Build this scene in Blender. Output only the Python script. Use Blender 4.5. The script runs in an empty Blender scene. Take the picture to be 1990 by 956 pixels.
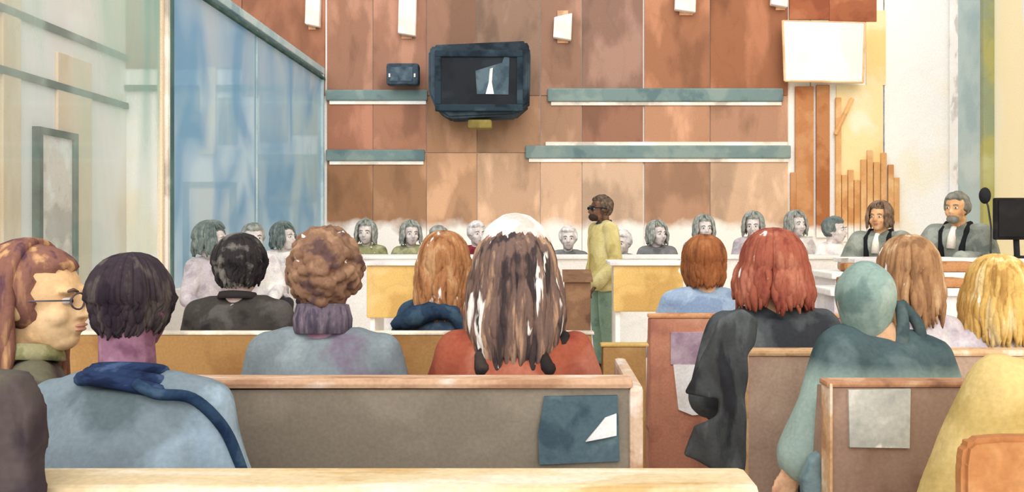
import bpy, bmesh, math, random
from mathutils import Vector, Matrix, noise, Euler
random.seed(7)
COL = bpy.context.scene.collection
PI = math.pi
# ---------------------------------------------------------------- camera numbers (1990 x 956 frame)
F, CX, CY, H = 1700.0, 1060.0, 443.0, 1.34
def WX(px, Y): return (px - CX) * Y / F
def WZ(py, Y): return H - (py - CY) * Y / F

# ---------------------------------------------------------------- materials
def lin(c):
    return tuple(((v/255)/12.92 if v/255 <= .04045 else ((v/255+.055)/1.055)**2.4) for v in c[:3]) + (1,)
PAPER = (246, 240, 231)
_seed = [0]
def wash(c1, c2=None, c3=None, scale=3.0, white=0.0, stretch=(1, 1, 1), wscale=None, grain=.10, edge=.25, rough=.95,
         fade=None, bump=.15, sharp=.03):
    """watercolour-like pigment: mottled colour with pooled edges, optional bare patches"""
    _seed[0] += 1; edge *= .45
    c2 = c2 or tuple(min(255, v*1.10+6) for v in c1)
    c3 = c3 or tuple(v*.84 for v in c1)
    m = bpy.data.materials.new('pigment'); m.use_nodes = True
    nt = m.node_tree; N = nt.nodes; L = nt.links
    b = N['Principled BSDF']; b.inputs['Roughness'].default_value = rough
    b.inputs['Specular IOR Level'].default_value = .15
    tc = N.new('ShaderNodeTexCoord'); mp = N.new('ShaderNodeMapping')
    mp.inputs['Scale'].default_value = stretch
    mp.inputs['Location'].default_value = (_seed[0]*3.7, _seed[0]*1.9, _seed[0]*5.3)
    L.new(tc.outputs['Object'], mp.inputs['Vector'])
    n1 = N.new('ShaderNodeTexNoise'); n1.inputs['Scale'].default_value = scale
    n1.inputs['Detail'].default_value = 5; n1.inputs['Distortion'].default_value = .15
    L.new(mp.outputs[0], n1.inputs['Vector'])
    r = N.new('ShaderNodeValToRGB'); cr = r.color_ramp
    cr.elements[0].position = .38; cr.elements[0].color = lin(c3)
    cr.elements[1].position = .62; cr.elements[1].color = lin(c2)
    e = cr.elements.new(.46); e.color = lin(c1)
    e = cr.elements.new(.54); e.color = lin(c1)
    L.new(n1.outputs['Fac'], r.inputs['Fac'])
    out = r.outputs['Color']
    def mix(fac, a, bcol, mode='MIX'):
        mx = N.new('ShaderNodeMix'); mx.data_type = 'RGBA'; mx.blend_type = mode
        if isinstance(fac, float): mx.inputs[0].default_value = fac
        else: L.new(fac, mx.inputs[0])
        L.new(a, mx.inputs[6])
        if isinstance(bcol, tuple): mx.inputs[7].default_value = bcol
        else: L.new(bcol, mx.inputs[7])
        return mx.outputs[2]
    if edge > 0:      # pooled pigment contour
        n2 = N.new('ShaderNodeTexNoise'); n2.inputs['Scale'].default_value = scale*.8; n2.inputs['Detail'].default_value = 3
        mp2 = N.new('ShaderNodeMapping'); mp2.inputs['Location'].default_value = (9.1*_seed[0], 2, 4); mp2.inputs['Scale'].default_value = stretch
        L.new(tc.outputs['Object'], mp2.inputs['Vector']); L.new(mp2.outputs[0], n2.inputs['Vector'])
        r2 = N.new('ShaderNodeValToRGB'); q = r2.color_ramp
        q.elements[0].position = .475; q.elements[0].color = (0, 0, 0, 1)
        q.elements[1].position = .53; q.elements[1].color = (0, 0, 0, 1)
        x = q.elements.new(.497); x.color = (edge, edge, edge, 1)
        x = q.elements.new(.501); x.color = (edge*.5, edge*.5, edge*.5, 1)
        L.new(n2.outputs['Fac'], r2.inputs['Fac'])
        dark = tuple(v*.6 for v in c3)
        out = mix(r2.outputs['Color'], out, lin(dark))
    if white > 0:  # bare paper patches; on hair they stand for painted highlights
        n3 = N.new('ShaderNodeTexNoise'); n3.inputs['Scale'].default_value = wscale or scale*1.3; n3.inputs['Detail'].default_value = 3
        n3.inputs['Distortion'].default_value = .4
        mp3 = N.new('ShaderNodeMapping'); mp3.inputs['Location'].default_value = (1.1*_seed[0], 7, 3.3*_seed[0]); mp3.inputs['Scale'].default_value = stretch
        L.new(tc.outputs['Object'], mp3.inputs['Vector']); L.new(mp3.outputs[0], n3.inputs['Vector'])
        t = .70 - .30*white
        r3 = N.new('ShaderNodeValToRGB'); q = r3.color_ramp
        q.elements[0].position = t; q.elements[0].color = (0, 0, 0, 1)
        q.elements[1].position = t+sharp; q.elements[1].color = (1, 1, 1, 1)
        L.new(n3.outputs['Fac'], r3.inputs['Fac'])
        out = mix(r3.outputs['Color'], out, lin(PAPER))
    if fade:          # (axis, from, to, colour, ragged) unpainted area of the surface past a height
        ax, a, bb, col, rag = fade
        sp = N.new('ShaderNodeSeparateXYZ'); L.new(tc.outputs['Object'], sp.inputs[0])
        n4 = N.new('ShaderNodeTexNoise'); n4.inputs['Scale'].default_value = 3.0; n4.inputs['Detail'].default_value = 3
        L.new(tc.outputs['Object'], n4.inputs['Vector'])
        ma = N.new('ShaderNodeMath'); ma.operation = 'MULTIPLY_ADD'
        L.new(n4.outputs['Fac'], ma.inputs[0]); ma.inputs[1].default_value = rag; L.new(sp.outputs[ax], ma.inputs[2])
        mr = N.new('ShaderNodeMapRange'); L.new(ma.outputs[0], mr.inputs['Value'])
        mr.inputs['From Min'].default_value = a + rag*.5; mr.inputs['From Max'].default_value = bb + rag*.5
        out = mix(mr.outputs[0], out, lin(col))
    g = N.new('ShaderNodeTexNoise'); g.inputs['Scale'].default_value = 90; g.inputs['Detail'].default_value = 2
    L.new(tc.outputs['Object'], g.inputs['Vector'])
    gr = N.new('ShaderNodeMapRange'); gr.inputs['From Min'].default_value = .3; gr.inputs['From Max'].default_value = .7
    gr.inputs['To Min'].default_value = 1-grain; gr.inputs['To Max'].default_value = 1+grain*.6
    L.new(g.outputs['Fac'], gr.inputs['Value'])
    cb = N.new('ShaderNodeCombineColor')
    for i in range(3): L.new(gr.outputs[0], cb.inputs[i])
    out = mix(1.0, out, cb.outputs[0], 'MULTIPLY')
    L.new(out, b.inputs['Base Color'])
    if bump:
        bp = N.new('ShaderNodeBump'); bp.inputs['Strength'].default_value = bump; bp.inputs['Distance'].default_value = .004
        L.new(g.outputs['Fac'], bp.inputs['Height']); L.new(bp.outputs[0], b.inputs['Normal'])
    return m

def glassmat(c1, c2, c3, op_lo, op_hi, scale=.7, stretch=(1, 1, .35), zf=(.8, 1.5, .5, 1.0)):
    """tinted, slightly milky glass with uneven tint"""
    _seed[0] += 1
    m = bpy.data.materials.new('tinted glass'); m.use_nodes = True
    nt = m.node_tree; N = nt.nodes; L = nt.links
    for n in list(N):
        if n.type != 'OUTPUT_MATERIAL': N.remove(n)
    o = [n for n in N][0]
    tc = N.new('ShaderNodeTexCoord'); mp = N.new('ShaderNodeMapping'); mp.inputs['Scale'].default_value = stretch
    mp.inputs['Location'].default_value = (_seed[0]*2.3, 5.1, _seed[0])
    L.new(tc.outputs['Object'], mp.inputs[0])
    n1 = N.new('ShaderNodeTexNoise'); n1.inputs['Scale'].default_value = scale; n1.inputs['Detail'].default_value = 4
    n1.inputs['Distortion'].default_value = .8
    L.new(mp.outputs[0], n1.inputs['Vector'])
    r = N.new('ShaderNodeValToRGB'); cr = r.color_ramp
    cr.elements[0].position = .36; cr.elements[0].color = lin(c3)
    cr.elements[1].position = .62; cr.elements[1].color = lin(c2)
    e = cr.elements.new(.48); e.color = lin(c1)
    L.new(n1.outputs['Fac'], r.inputs[0])
    d = N.new('ShaderNodeBsdfDiffuse'); L.new(r.outputs[0], d.inputs[0])
    tl = N.new('ShaderNodeBsdfTranslucent'); L.new(r.outputs[0], tl.inputs[0])
    dm = N.new('ShaderNodeMixShader'); dm.inputs[0].default_value = .5; L.new(d.outputs[0], dm.inputs[1]); L.new(tl.outputs[0], dm.inputs[2])
    t = N.new('ShaderNodeBsdfTransparent')
    tcol = tuple(min(255, v*.05+255*.95) for v in c1)
    t.inputs[0].default_value = lin(tcol)
    mr = N.new('ShaderNodeMapRange'); mr.inputs['From Min'].default_value = .35; mr.inputs['From Max'].default_value = .65
    mr.inputs['To Min'].default_value = op_hi; mr.inputs['To Max'].default_value = op_lo
    L.new(n1.outputs['Fac'], mr.inputs[0])
    sp = N.new('ShaderNodeSeparateXYZ'); L.new(tc.outputs['Object'], sp.inputs[0])
    zr = N.new('ShaderNodeMapRange'); L.new(sp.outputs[2], zr.inputs[0])
    for q, nm in enumerate(('From Min', 'From Max', 'To Min', 'To Max')): zr.inputs[nm].default_value = zf[q]
    mu = N.new('ShaderNodeMath'); mu.operation = 'MULTIPLY'; mu.use_clamp = True; L.new(mr.outputs[0], mu.inputs[0]); L.new(zr.outputs[0], mu.inputs[1])
    mx = N.new('ShaderNodeMixShader'); L.new(mu.outputs[0], mx.inputs[0]); L.new(t.outputs[0], mx.inputs[1]); L.new(dm.outputs[0], mx.inputs[2])
    gl = N.new('ShaderNodeBsdfGlossy'); gl.inputs['Roughness'].default_value = .05
    m2 = N.new('ShaderNodeMixShader'); m2.inputs[0].default_value = .04
    L.new(mx.outputs[0], m2.inputs[1]); L.new(gl.outputs[0], m2.inputs[2])
    L.new(m2.outputs[0], o.inputs[0])
    return m

# ---------------------------------------------------------------- mesh helpers
def ell(bm, c, r, seg=18, rot=None):
    if not hasattr(r, '__len__'): r = (r, r, r)
    M = Matrix.Translation(c)
    if rot is not None: M = M @ rot.to_4x4()
    M = M @ Matrix.Diagonal((r[0], r[1], r[2], 1))
    nv = max(6, seg*2//3)
    top = bm.verts.new(M @ Vector((0, 0, 1))); bot = bm.verts.new(M @ Vector((0, 0, -1))); rows = []
    for j in range(1, nv):
        ph = PI*j/nv; sp, cp = math.sin(ph), math.cos(ph)
        rows.append([bm.verts.new(M @ Vector((sp*math.cos(2*PI*k/seg), sp*math.sin(2*PI*k/seg), cp))) for k in range(seg)])
    for k in range(seg):
        k1 = (k+1) % seg
        bm.faces.new((top, rows[0][k], rows[0][k1])); bm.faces.new((bot, rows[-1][k1], rows[-1][k]))
        for r0, r1 in zip(rows, rows[1:]): bm.faces.new((r0[k], r1[k], r1[k1], r0[k1]))

def box(bm, x0, x1, y0, y1, z0, z1, bev=0.0):
    g = bmesh.ops.create_cube(bm, size=1, matrix=Matrix.Translation(((x0+x1)/2, (y0+y1)/2, (z0+z1)/2)) @ Matrix.Diagonal((abs(x1-x0), abs(y1-y0), abs(z1-z0), 1)))
    if bev:
        es = {e for v in g['verts'] for e in v.link_edges}
        bmesh.ops.bevel(bm, geom=list(es), offset=bev, segments=2, affect='EDGES', profile=.6)

def tube(bm, pts, rad, seg=10, flat=1.0, cap=True):
    pts = [Vector(p) for p in pts]
    if not hasattr(rad, '__len__'): rad = [rad]*len(pts)
    rings = []; prev = None
    for i, p in enumerate(pts):
        t = (pts[min(i+1, len(pts)-1)] - pts[max(i-1, 0)])
        t = t.normalized() if t.length > 1e-9 else Vector((0, 0, 1))
        if prev is None:
            up = Vector((0, 0, 1)) if abs(t.z) < .9 else Vector((0, 1, 0))
            u = t.cross(up).normalized()
        else:
            u = (prev - t*prev.dot(t)).normalized()
        prev = u; w = t.cross(u)
        rings.append([bm.verts.new(p + (u*math.cos(a) + w*math.sin(a)*flat)*rad[i]) for a in [2*PI*k/seg for k in range(seg)]])
    for a, b in zip(rings, rings[1:]):
        for k in range(seg):
            bm.faces.new((a[k], a[(k+1) % seg], b[(k+1) % seg], b[k]))
    if cap:
        bm.faces.new(rings[0][::-1]); bm.faces.new(rings[-1])

def limb(bm, pts, rad, seg=14):
    tube(bm, pts, rad, seg)
    for p, r in zip(pts, rad): ell(bm, p, r, seg)

def loft(bm, rings, seg=24, power=1.0):
    """rings: (cx, cy, z, rx, ry, yaw)"""
    R = []
    for cx, cy, z, rx, ry, yaw in rings:
        cs, sn = math.cos(yaw), math.sin(yaw); row = []
        for k in range(seg):
            a = 2*PI*k/seg; x = rx*math.cos(a); y = ry*math.sin(a)
            row.append(bm.verts.new((cx + x*cs - y*sn, cy + x*sn + y*cs, z)))
        R.append(row)
    for a, b in zip(R, R[1:]):
        for k in range(seg): bm.faces.new((a[k], a[(k+1) % seg], b[(k+1) % seg], b[k]))
    bm.faces.new(R[0][::-1]); bm.faces.new(R[-1])

def prism(bm, poly, d0, d1, axis='y'):
    """extrude an (x,z) polygon between two depths"""
    f = lambda a, b, d: (a, d, b) if axis == 'y' else (d, a, b)
    A = [bm.verts.new(f(a, b, d0)) for a, b in poly]; B = [bm.verts.new(f(a, b, d1)) for a, b in poly]
    n = len(poly)
    bm.faces.new(A); bm.faces.new(B[::-1])
    for i in range(n): bm.faces.new((A[i], B[i], B[(i+1) % n], A[(i+1) % n]))
    bmesh.ops.recalc_face_normals(bm, faces=bm.faces[:])

TMP = bpy.data.scenes.new('workbench')
def remesh(bm, voxel, smooth=4, nz=0.0, nscale=6.0, seed=0):
    me = bpy.data.meshes.new('m'); bm.to_mesh(me)
    o = bpy.data.objects.new('tmp', me); TMP.collection.objects.link(o)
    r = o.modifiers.new('r', 'REMESH'); r.mode = 'VOXEL'; r.voxel_size = voxel; r.use_smooth_shade = True
    if smooth:
        s = o.modifiers.new('s', 'SMOOTH'); s.iterations = smooth; s.factor = .5
    with bpy.context.temp_override(scene=TMP, view_layer=TMP.view_layers[0]):
        dg = bpy.context.evaluated_depsgraph_get(); dg.update()
        me2 = bpy.data.meshes.new_from_object(o.evaluated_get(dg))
    bpy.data.objects.remove(o); bpy.data.meshes.remove(me)
    if nz:
        ns = [v.normal.copy() for v in me2.vertices]
        for v, n in zip(me2.vertices, ns):
            p = v.co*nscale + Vector((seed*3.1, seed*7.7, 0))
            q = Vector((v.co.x*nscale*1.7, v.co.y*nscale*1.7, v.co.z*nscale*.7)) + Vector((seed, 0, 5))
            v.co += n*(nz*(noise.noise(p)*.9 + noise.noise(q*1.6)*.7))
    for p in me2.polygons: p.use_smooth = True
    return me2

def tomesh(bm, smooth=False):
    bmesh.ops.recalc_face_normals(bm, faces=bm.faces[:])
    me = bpy.data.meshes.new('m'); bm.to_mesh(me)
    if smooth:
        for p in me.polygons: p.use_smooth = True
    return me

def thing(name, label, cat, loc=(0, 0, 0), rz=0, group=None, scale=1):
    o = bpy.data.objects.new(name, None); COL.objects.link(o); o.empty_display_size = .1
    o.location = loc; o.rotation_euler = (0, 0, rz); o.scale = (scale,)*3
    o['label'] = label; o['category'] = cat
    if group: o['group'] = group
    return o

def part(name, bm, mat, parent, smooth=False, world=True, label=None):
    """mesh part; built in world coordinates when world=True"""
    me = bm if isinstance(bm, bpy.types.Mesh) else tomesh(bm, smooth)
    o = bpy.data.objects.new(name, me); COL.objects.link(o)
    if me.materials: 
        o.material_slots[0].link = 'OBJECT'; o.material_slots[0].material = mat
    else: me.materials.append(mat)
    if parent:
        o.parent = parent
        if world:
            off = Vector((0, 0, 0)); p = parent
            while p: off += p.location; p = p.parent
            me.transform(Matrix.Translation(-off))
    if label: o['label'] = label
    return o

def single(name, bm, mat, label, cat, group=None, smooth=False):
    me = bm if isinstance(bm, bpy.types.Mesh) else tomesh(bm, smooth)
    xs = [v.co for v in me.vertices]
    c = Vector(((min(v.x for v in xs)+max(v.x for v in xs))/2, (min(v.y for v in xs)+max(v.y for v in xs))/2, min(v.z for v in xs)))
    me.transform(Matrix.Translation(-c)); me.materials.append(mat)
    o = bpy.data.objects.new(name, me); COL.objects.link(o); o.location = c
    o['label'] = label; o['category'] = cat
    if group: o['group'] = group
    return o

def struct(name, bm, mat, smooth=False):
    o = part(name, bm, mat, None, smooth); o['kind'] = 'structure'; return o
NB = bmesh.new

# ---------------------------------------------------------------- ROOM SHELL
YB = 12.5                       # far wall
XL, XR, XG = -6.0, 5.8, -3.2    # left wall, right wall, glass line
ZT = 5.6
bm = NB(); box(bm, XL-.1, XR+.1, -1.2, YB+.1, -.1, 0)
struct('floor', bm, wash((236, 229, 220), (243, 238, 230), (216, 208, 204), scale=.8, edge=.08))
bm = NB(); box(bm, XL-.2, XR+.1, YB+.03, YB+.2, 0, ZT)
struct('wall_back', bm, wash((252, 248, 242), (253, 250, 246), (250, 240, 216), scale=.5, edge=.1))
bm = NB(); box(bm, XL-.2, XL, -1.2, YB+.03, 0, ZT)
struct('wall_left', bm, wash((250, 247, 240), (252, 249, 244), (238, 226, 206), scale=.5, stretch=(1, 1, .3), edge=.1))
bm = NB(); box(bm, XR, XR+.2, -1.2, YB+.03, 0, ZT)
struct('wall_right', bm, wash((255, 240, 196), (255, 246, 216), (252, 230, 174), scale=.6, stretch=(1, 1, .3), edge=.1, white=.15))

# timber panelling of the far wall: columns by rows
cols = [(180, 330), (330, 470), (470, 632), (635, 725), (725, 829), (829, 927), (927, 1050), (1050, 1131), (1131, 1250), (1252, 1380), (1380, 1532)]
DS = lambda L, k: [None if c is None else tuple(int(v*(1-k) + (sum(c)/3)*k + 10) for v in c) for c in L]
top_c = [(168, 100, 70), (170, 102, 72), (168, 100, 68), (160, 104, 76), (166, 108, 80), (158, 108, 80), (146, 108, 84), (150, 104, 78), (142, 100, 80), (168, 100, 62), (162, 92, 54)]
mid_c = [None, None, None, (172, 104, 74), (176, 112, 80), (176, 122, 84), (178, 128, 90), (170, 122, 90), (158, 102, 76), (188, 128, 90), (182, 126, 92)]
low_c = [None, None, None, (158, 106, 68), (164, 114, 76), (190, 138, 98), (200, 154, 116), (214, 168, 130), (212, 170, 136), (184, 132, 98), (210, 166, 130)]
top_c, mid_c, low_c = DS(top_c, .25), DS(mid_c, .22), DS(low_c, .18)
k = 0
for i, (a, b) in enumerate(cols):
    for row, (zt, zb, cc) in enumerate([(ZT, WZ(186, YB), top_c), (WZ(186, YB), WZ(297, YB), mid_c), (WZ(297, YB), .35, low_c)]):
        if cc[i] is None: continue
        if i == 2 and row == 0: zb = WZ(186, YB)
        if i < 2: zb = 3.62
        k += 1
        c = cc[i]
        bm = NB(); box(bm, WX(a, YB)+.004, WX(b, YB)-.004, YB, YB+.03, zb+.004, zt-.004, .004)
        fd = (2, 1.47, 1.30, PAPER, .45) if row == 2 else None
        struct('trim_%d' % k, bm, wash(c, tuple(min(255, v*1.12+8) for v in c), tuple(v*.86 for v in c), scale=1.3, edge=.18, white=.0, stretch=(1.3, 1, .6), fade=fd, grain=.13))
# slatted timber to the right of the panelling
sl = [(1545, 1581, 168, 460), (1586, 1612, 165, 462), (1536, 1548, 335, 440)]
for (a, b, t, bb) in sl:
    k += 1; bm = NB(); box(bm, WX(a, YB), WX(b, YB), YB-.02, YB+.02, WZ(bb, YB), WZ(t, YB), .01)
    struct('trim_%d' % k, bm, wash((192, 132, 88), (205, 150, 105), (172, 108, 68), scale=2, edge=.2, fade=(2, 1.42, 1.32, PAPER, .3)))
# teal-grey horizontal bands
bands = [(634, 831, 175, 196), (634, 826, 291, 313), (1064, 1521, 172, 198), (1021, 1536, 283, 308)]
tealband = wash((122, 142, 140), (140, 156, 150), (100, 122, 124), scale=2.5, edge=.15)
cream = wash((243, 232, 218), scale=2, edge=.05)
for a, b, t, bb in bands:
    k += 1; bm = NB(); box(bm, WX(a, YB), WX(b, YB), YB-.045, YB, WZ(bb, YB), WZ(t, YB), .02)
    struct('trim_%d' % k, bm, tealband)
    k += 1; bm = NB(); box(bm, WX(a, YB)+.05, WX(b, YB)-.02, YB-.02, YB, WZ(bb+7, YB), WZ(bb, YB), .004)
    struct('trim_%d' % k, bm, cream)
k += 1; bm = NB(); box(bm, WX(1060, YB), WX(1530, YB), YB-.025, YB, WZ(283, YB), WZ(276, YB), .004); struct('trim_%d' % k, bm, cream)
# yellow strips on the plain wall, slats behind the bench of judges
for (a, b, t, bb, c) in [(1626, 1716, 165, 470, (250, 226, 172)), (1684, 1722, 20, 165, (248, 226, 178))]:
    k += 1; bm = NB(); box(bm, WX(a, YB), WX(b, YB), YB+.01, YB+.03, WZ(bb, YB), WZ(t, YB))
    struct('trim_%d' % k, bm, wash(c, (250, 238, 208), (248, 212, 145), scale=1, edge=.05))
for j, (a, t) in enumerate([(1628, 190), (1640, 340), (1652, 330), (1664, 350), (1677, 310), (1689, 292), (1702, 315), (1716, 297), (1730, 320), (1741, 345)]):
    k += 1; bm = NB(); box(bm, WX(a-5, YB), WX(a+6, YB), YB-.03, YB+.01, WZ(470, YB), WZ(t, YB), .01)
    struct('trim_%d' % k, bm, wash((222, 168, 112), (232, 186, 134), (206, 146, 92), scale=3, edge=.15, fade=(2, 1.42, 1.3, PAPER, .25)))
# diagonal brace stroke under the board
k += 1; bm = NB(); tube(bm, [(WX(1622, YB), YB-.03, WZ(262, YB)), (WX(1655, YB), YB-.03, WZ(192, YB))], .03, 8)
struct('trim_%d' % k, bm, wash((226, 172, 112)))
# blue-grey corner pilaster and line mouldings
k += 1; bm = NB(); box(bm, XR-.12, XR, 11.40, 12.05, 0, ZT, .01)
struct('trim_%d' % k, bm, wash((184, 202, 200), (200, 214, 210), (166, 188, 190), scale=1, edge=.1))
k += 1; bm = NB(); box(bm, XR-.14, XR, 11.30, 11.40, 0, ZT, .01)
struct('trim_%d' % k, bm, wash((176, 172, 110), (190, 190, 140), (150, 160, 130), scale=1))
k += 1; bm = NB(); box(bm, XR-.02, XR+.01, 12.05, YB+.02, 0, ZT); struct('trim_%d' % k, bm, wash((252, 249, 243), edge=0))
pencil = wash((150, 146, 142), scale=9, edge=0)
for a in (1719, 1576):
    k += 1; bm = NB(); box(bm, WX(a, YB)-.006, WX(a, YB)+.006, YB+.018, YB+.035, 1.6, ZT)
    struct('trim_%d' % k, bm, pencil)
k += 1; bm = NB(); box(bm, WX(1850, YB)-.008, WX(1850, YB)+.008, YB+.0, YB+.03, 1.3, ZT); struct('trim_%d' % k, bm, pencil)
# a timber piece high right, above the white board
for (a, b, t, bb) in [(1534, 1612, -160, 38), (1612, 1704, -160, 42)]:
    k += 1; bm = NB(); box(bm, WX(a, YB), WX(b, YB), YB, YB+.03, WZ(bb, YB), ZT, .01)
    struct('trim_%d' % k, bm, wash((166, 100, 70), (182, 118, 84), (146, 84, 60), scale=2, edge=.2))

# ---- behind the glass
dk = wash((78, 100, 92), (92, 114, 104), (64, 86, 82), scale=5, edge=0)
for z in (3.76, 3.08):
    k += 1; bm = NB(); box(bm, XL, XL+.05, 5.0, YB, z-.045, z+.045, .01); struct('trim_%d' % k, bm, dk)
k += 1; bm = NB(); box(bm, XL, XG-.25, YB-.04, YB+.02, 3.30, 3.38, .01); struct('trim_%d' % k, bm, dk)
beige = wash((240, 216, 184), (246, 226, 198), (226, 198, 160), scale=1.2, stretch=(1, 1, .4), edge=.2)
olive = wash((158, 158, 112), (176, 174, 130), (136, 142, 104), scale=2, edge=.3)
for (y0, y1, z0, z1) in [(9.0, 9.35, .4, 4.4), (9.62, 9.95, .3, 4.6), (10.7, 11.5, .6, 3.5)]:
    k += 1; bm = NB(); box(bm, XL, XL+.04, y0, y1, z0, z1, .01); struct('trim_%d' % k, bm, beige)
def wallbox(a, b, t, bb, m, d=.03, y=YB+.03):
    global k
    k += 1; bm = NB(); box(bm, WX(a, y), WX(b, y), y-d, y, WZ(bb, y), WZ(t, y), .006); struct('trim_%d' % k, bm, m)
wallbox(505, 560, 188, 275, olive); wallbox(566, 618, 188, 262, olive); wallbox(502, 618, 300, 392, olive)
wallbox(345, 390, 180, 265, olive); wallbox(425, 462, 190, 280, olive)
# pale lit panel (tall) as a wall window
bm = NB(); box(bm, WX(391, YB), WX(421, YB), YB-.05, YB, WZ(300, YB), WZ(132, YB), .006)
struct('window_1', bm, wash((240, 214, 172), (246, 228, 200), (232, 204, 160), scale=2, edge=.1))
# doors seen through the glass
def door(n, a, b, t, y, mt):
    f = NB()
    x0, x1, z1 = WX(a, y), WX(b, y), WZ(t, y)
    box(f, x0-.05, x0+.03, y-.08, y, 0, z1, .006); box(f, x1-.03, x1+.05, y-.08, y, 0, z1, .006); box(f, x0-.05, x1+.05, y-.08, y, z1-.02, z1+.06, .006)
    d = NB(); box(d, x0+.03, x1-.03, y-.05, y-.005, 0, z1-.02, .004)
    fr = struct('door_%d' % n, d, mt)
    p = part('door_frame', f, dk, fr); h = NB(); tube(h, [(x1-.12, y-.08, 1.0), (x1-.22, y-.08, 1.0)], .015); part('door_handle', h, dk, fr, True)
door(1, 366, 453, 362, YB+.03, beige)
door(2, 508, 576, 398, YB+.03, wash((176, 196, 196), (190, 206, 204), (158, 180, 184), scale=1.5))
# door on the left wall
d = NB(); box(d, XL, XL+.05, 10.3, 11.0, 0, 2.45, .005); dd = struct('door_3', d, cream)
f = NB(); box(f, XL, XL+.09, 10.22, 10.3, 0, 2.53, .005); box(f, XL, XL+.09, 11.0, 11.08, 0, 2.53, .005); box(f, XL, XL+.09, 10.3, 11.0, 2.45, 2.53, .005)
part('door_frame', f, dk, dd)
h = NB(); tube(h, [(XL+.08, 10.4, 1.0), (XL+.08, 10.52, 1.0)], .015); part('door_handle', h, dk, dd, True)

# ---------------------------------------------------------------- GLASS SCREEN
blue = glassmat((184, 216, 238), (206, 232, 246), (160, 202, 230), .52, .80, scale=1.4, stretch=(1, 1, .6))
green = glassmat((212, 232, 220), (240, 246, 240), (186, 216, 208), .12, .62, scale=1.5, stretch=(1, 1, .14), zf=(1.6, 3.4, .35, 1.45))
GZ = 3.53
scr = thing('glass_screen', 'tall pale blue and green glass screen on a low white base along the left side', 'glass screen', (XG, 8, 0))
bm = NB(); box(bm, XG-.06, XG+.06, 2.6, YB, 0, .82, .01)
part('base', bm, wash((240, 234, 226), (246, 241, 234), (214, 218, 212), scale=1, edge=.1, stretch=(1, 1, .4)), scr)
frame_l = wash((184, 206, 210), (204, 218, 218), (156, 182, 190), scale=2, edge=.2)
def pane(y0, y1, m, top=GZ):
    bm = NB(); box(bm, XG-.008, XG+.008, y0, y1, .82, top); part('glass_pane', bm, m, scr)
pane(7.42, 9.65, blue); pane(9.70, YB-.06, blue)
pane(2.6, 4.9, green); pane(4.95, 7.24, green)
def post(y0, y1, m, x=XG, w=.05, top=GZ):
    bm = NB(); box(bm, x-w, x+w, y0, y1, .8, top, .008); part('post', bm, m, scr)
post(7.26, 7.30, beige, w=.02); post(7.31, 7.36, cream, w=.045); post(7.36, 7.43, wash((92, 122, 118), (120, 146, 138), (80, 108, 110), scale=3, stretch=(1, 1, .5)), w=.05)
post(9.65, 9.68, frame_l, w=.02); post(YB-.07, YB-.01, frame_l, w=.045); post(4.9, 4.95, frame_l, w=.03)
bm = NB(); box(bm, XG-.05, XG+.05, 2.6, YB, GZ, GZ+.09, .01); part('top_rail', bm, frame_l, scr)
bm = NB(); box(bm, XG+.02, XG+.06, 7.4, YB, GZ-.08, GZ-.045, .005); part('channel', bm, dk, scr)

# ---------------------------------------------------------------- WALL FITTINGS
# large monitor
Y0 = 11.75
m1 = thing('monitor', 'large boxy dark monitor hung high in the middle of the timber wall', 'monitor', (WX(930, Y0), Y0, WZ(228, Y0)))
dkc = wash((52, 62, 70), (70, 84, 94), (34, 42, 50), scale=2.5, edge=.3)
bm = NB(); prism(bm, [(WX(832, Y0), WZ(98, Y0)), (WX(842, Y0), WZ(86, Y0)), (WX(1022, Y0), WZ(78, Y0)), (WX(1030, Y0), WZ(92, Y0)), (WX(1028, Y0), WZ(200, Y0)), (WX(1000, Y0), WZ(224, Y0)), (WX(872, Y0), WZ(229, Y0)), (WX(848, Y0), WZ(214, Y0)), (WX(832, Y0), WZ(180, Y0))], Y0+.02, Y0+.5)
bmesh.ops.bevel(bm, geom=bm.edges[:], offset=.03, segments=2, affect='EDGES'); part('housing', bm, dkc, m1)
bm = NB()
x0, x1, z0, z1 = WX(846, Y0), WX(1016, Y0), WZ(216, Y0), WZ(98, Y0)
for r in ((x0, x1, z1-.09, z1), (x0, x1, z0, z0+.09), (x0, x0+.08, z0+.09, z1-.09), (x1-.08, x1, z0+.09, z1-.09)): box(bm, r[0], r[1], Y0-.035, Y0+.05, r[2], r[3], .012)
part('bezel', bm, wash((46, 60, 70), (62, 78, 88), (32, 42, 50), scale=3, edge=.2), m1)
bm = NB(); box(bm, x0+.07, x1-.07, Y0-.01, Y0+.02, z0+.08, z1-.08)
part('screen', bm, wash((27, 32, 38), (36, 44, 52), (20, 24, 30), scale=2, edge=.1, rough=.5), m1)
bm = NB(); prism(bm, [(WX(924, Y0), WZ(138, Y0)), (WX(976, Y0), WZ(122, Y0)), (WX(980, Y0), WZ(110, Y0)), (WX(990, Y0), WZ(112, Y0)), (WX(988, Y0), WZ(184, Y0)), (WX(927, Y0), WZ(183, Y0))], Y0-.016, Y0-.008)
part('reflection_patch', bm, wash((78, 96, 106), (96, 114, 122), (64, 80, 90), scale=4, edge=.1), m1)  # reflection on the dark screen, painted as a paler shape
bm = NB(); prism(bm, [(WX(952, Y0), WZ(134, Y0)), (WX(958, Y0), WZ(132, Y0)), (WX(956, Y0), WZ(160, Y0)), (WX(960, Y0), WZ(183, Y0)), (WX(944, Y0), WZ(183, Y0)), (WX(950, Y0), WZ(160, Y0))], Y0-.022, Y0-.012)
part('reflection_streak', bm, wash((225, 226, 224), edge=0), m1)  # brightest streak of the painted reflection
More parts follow.
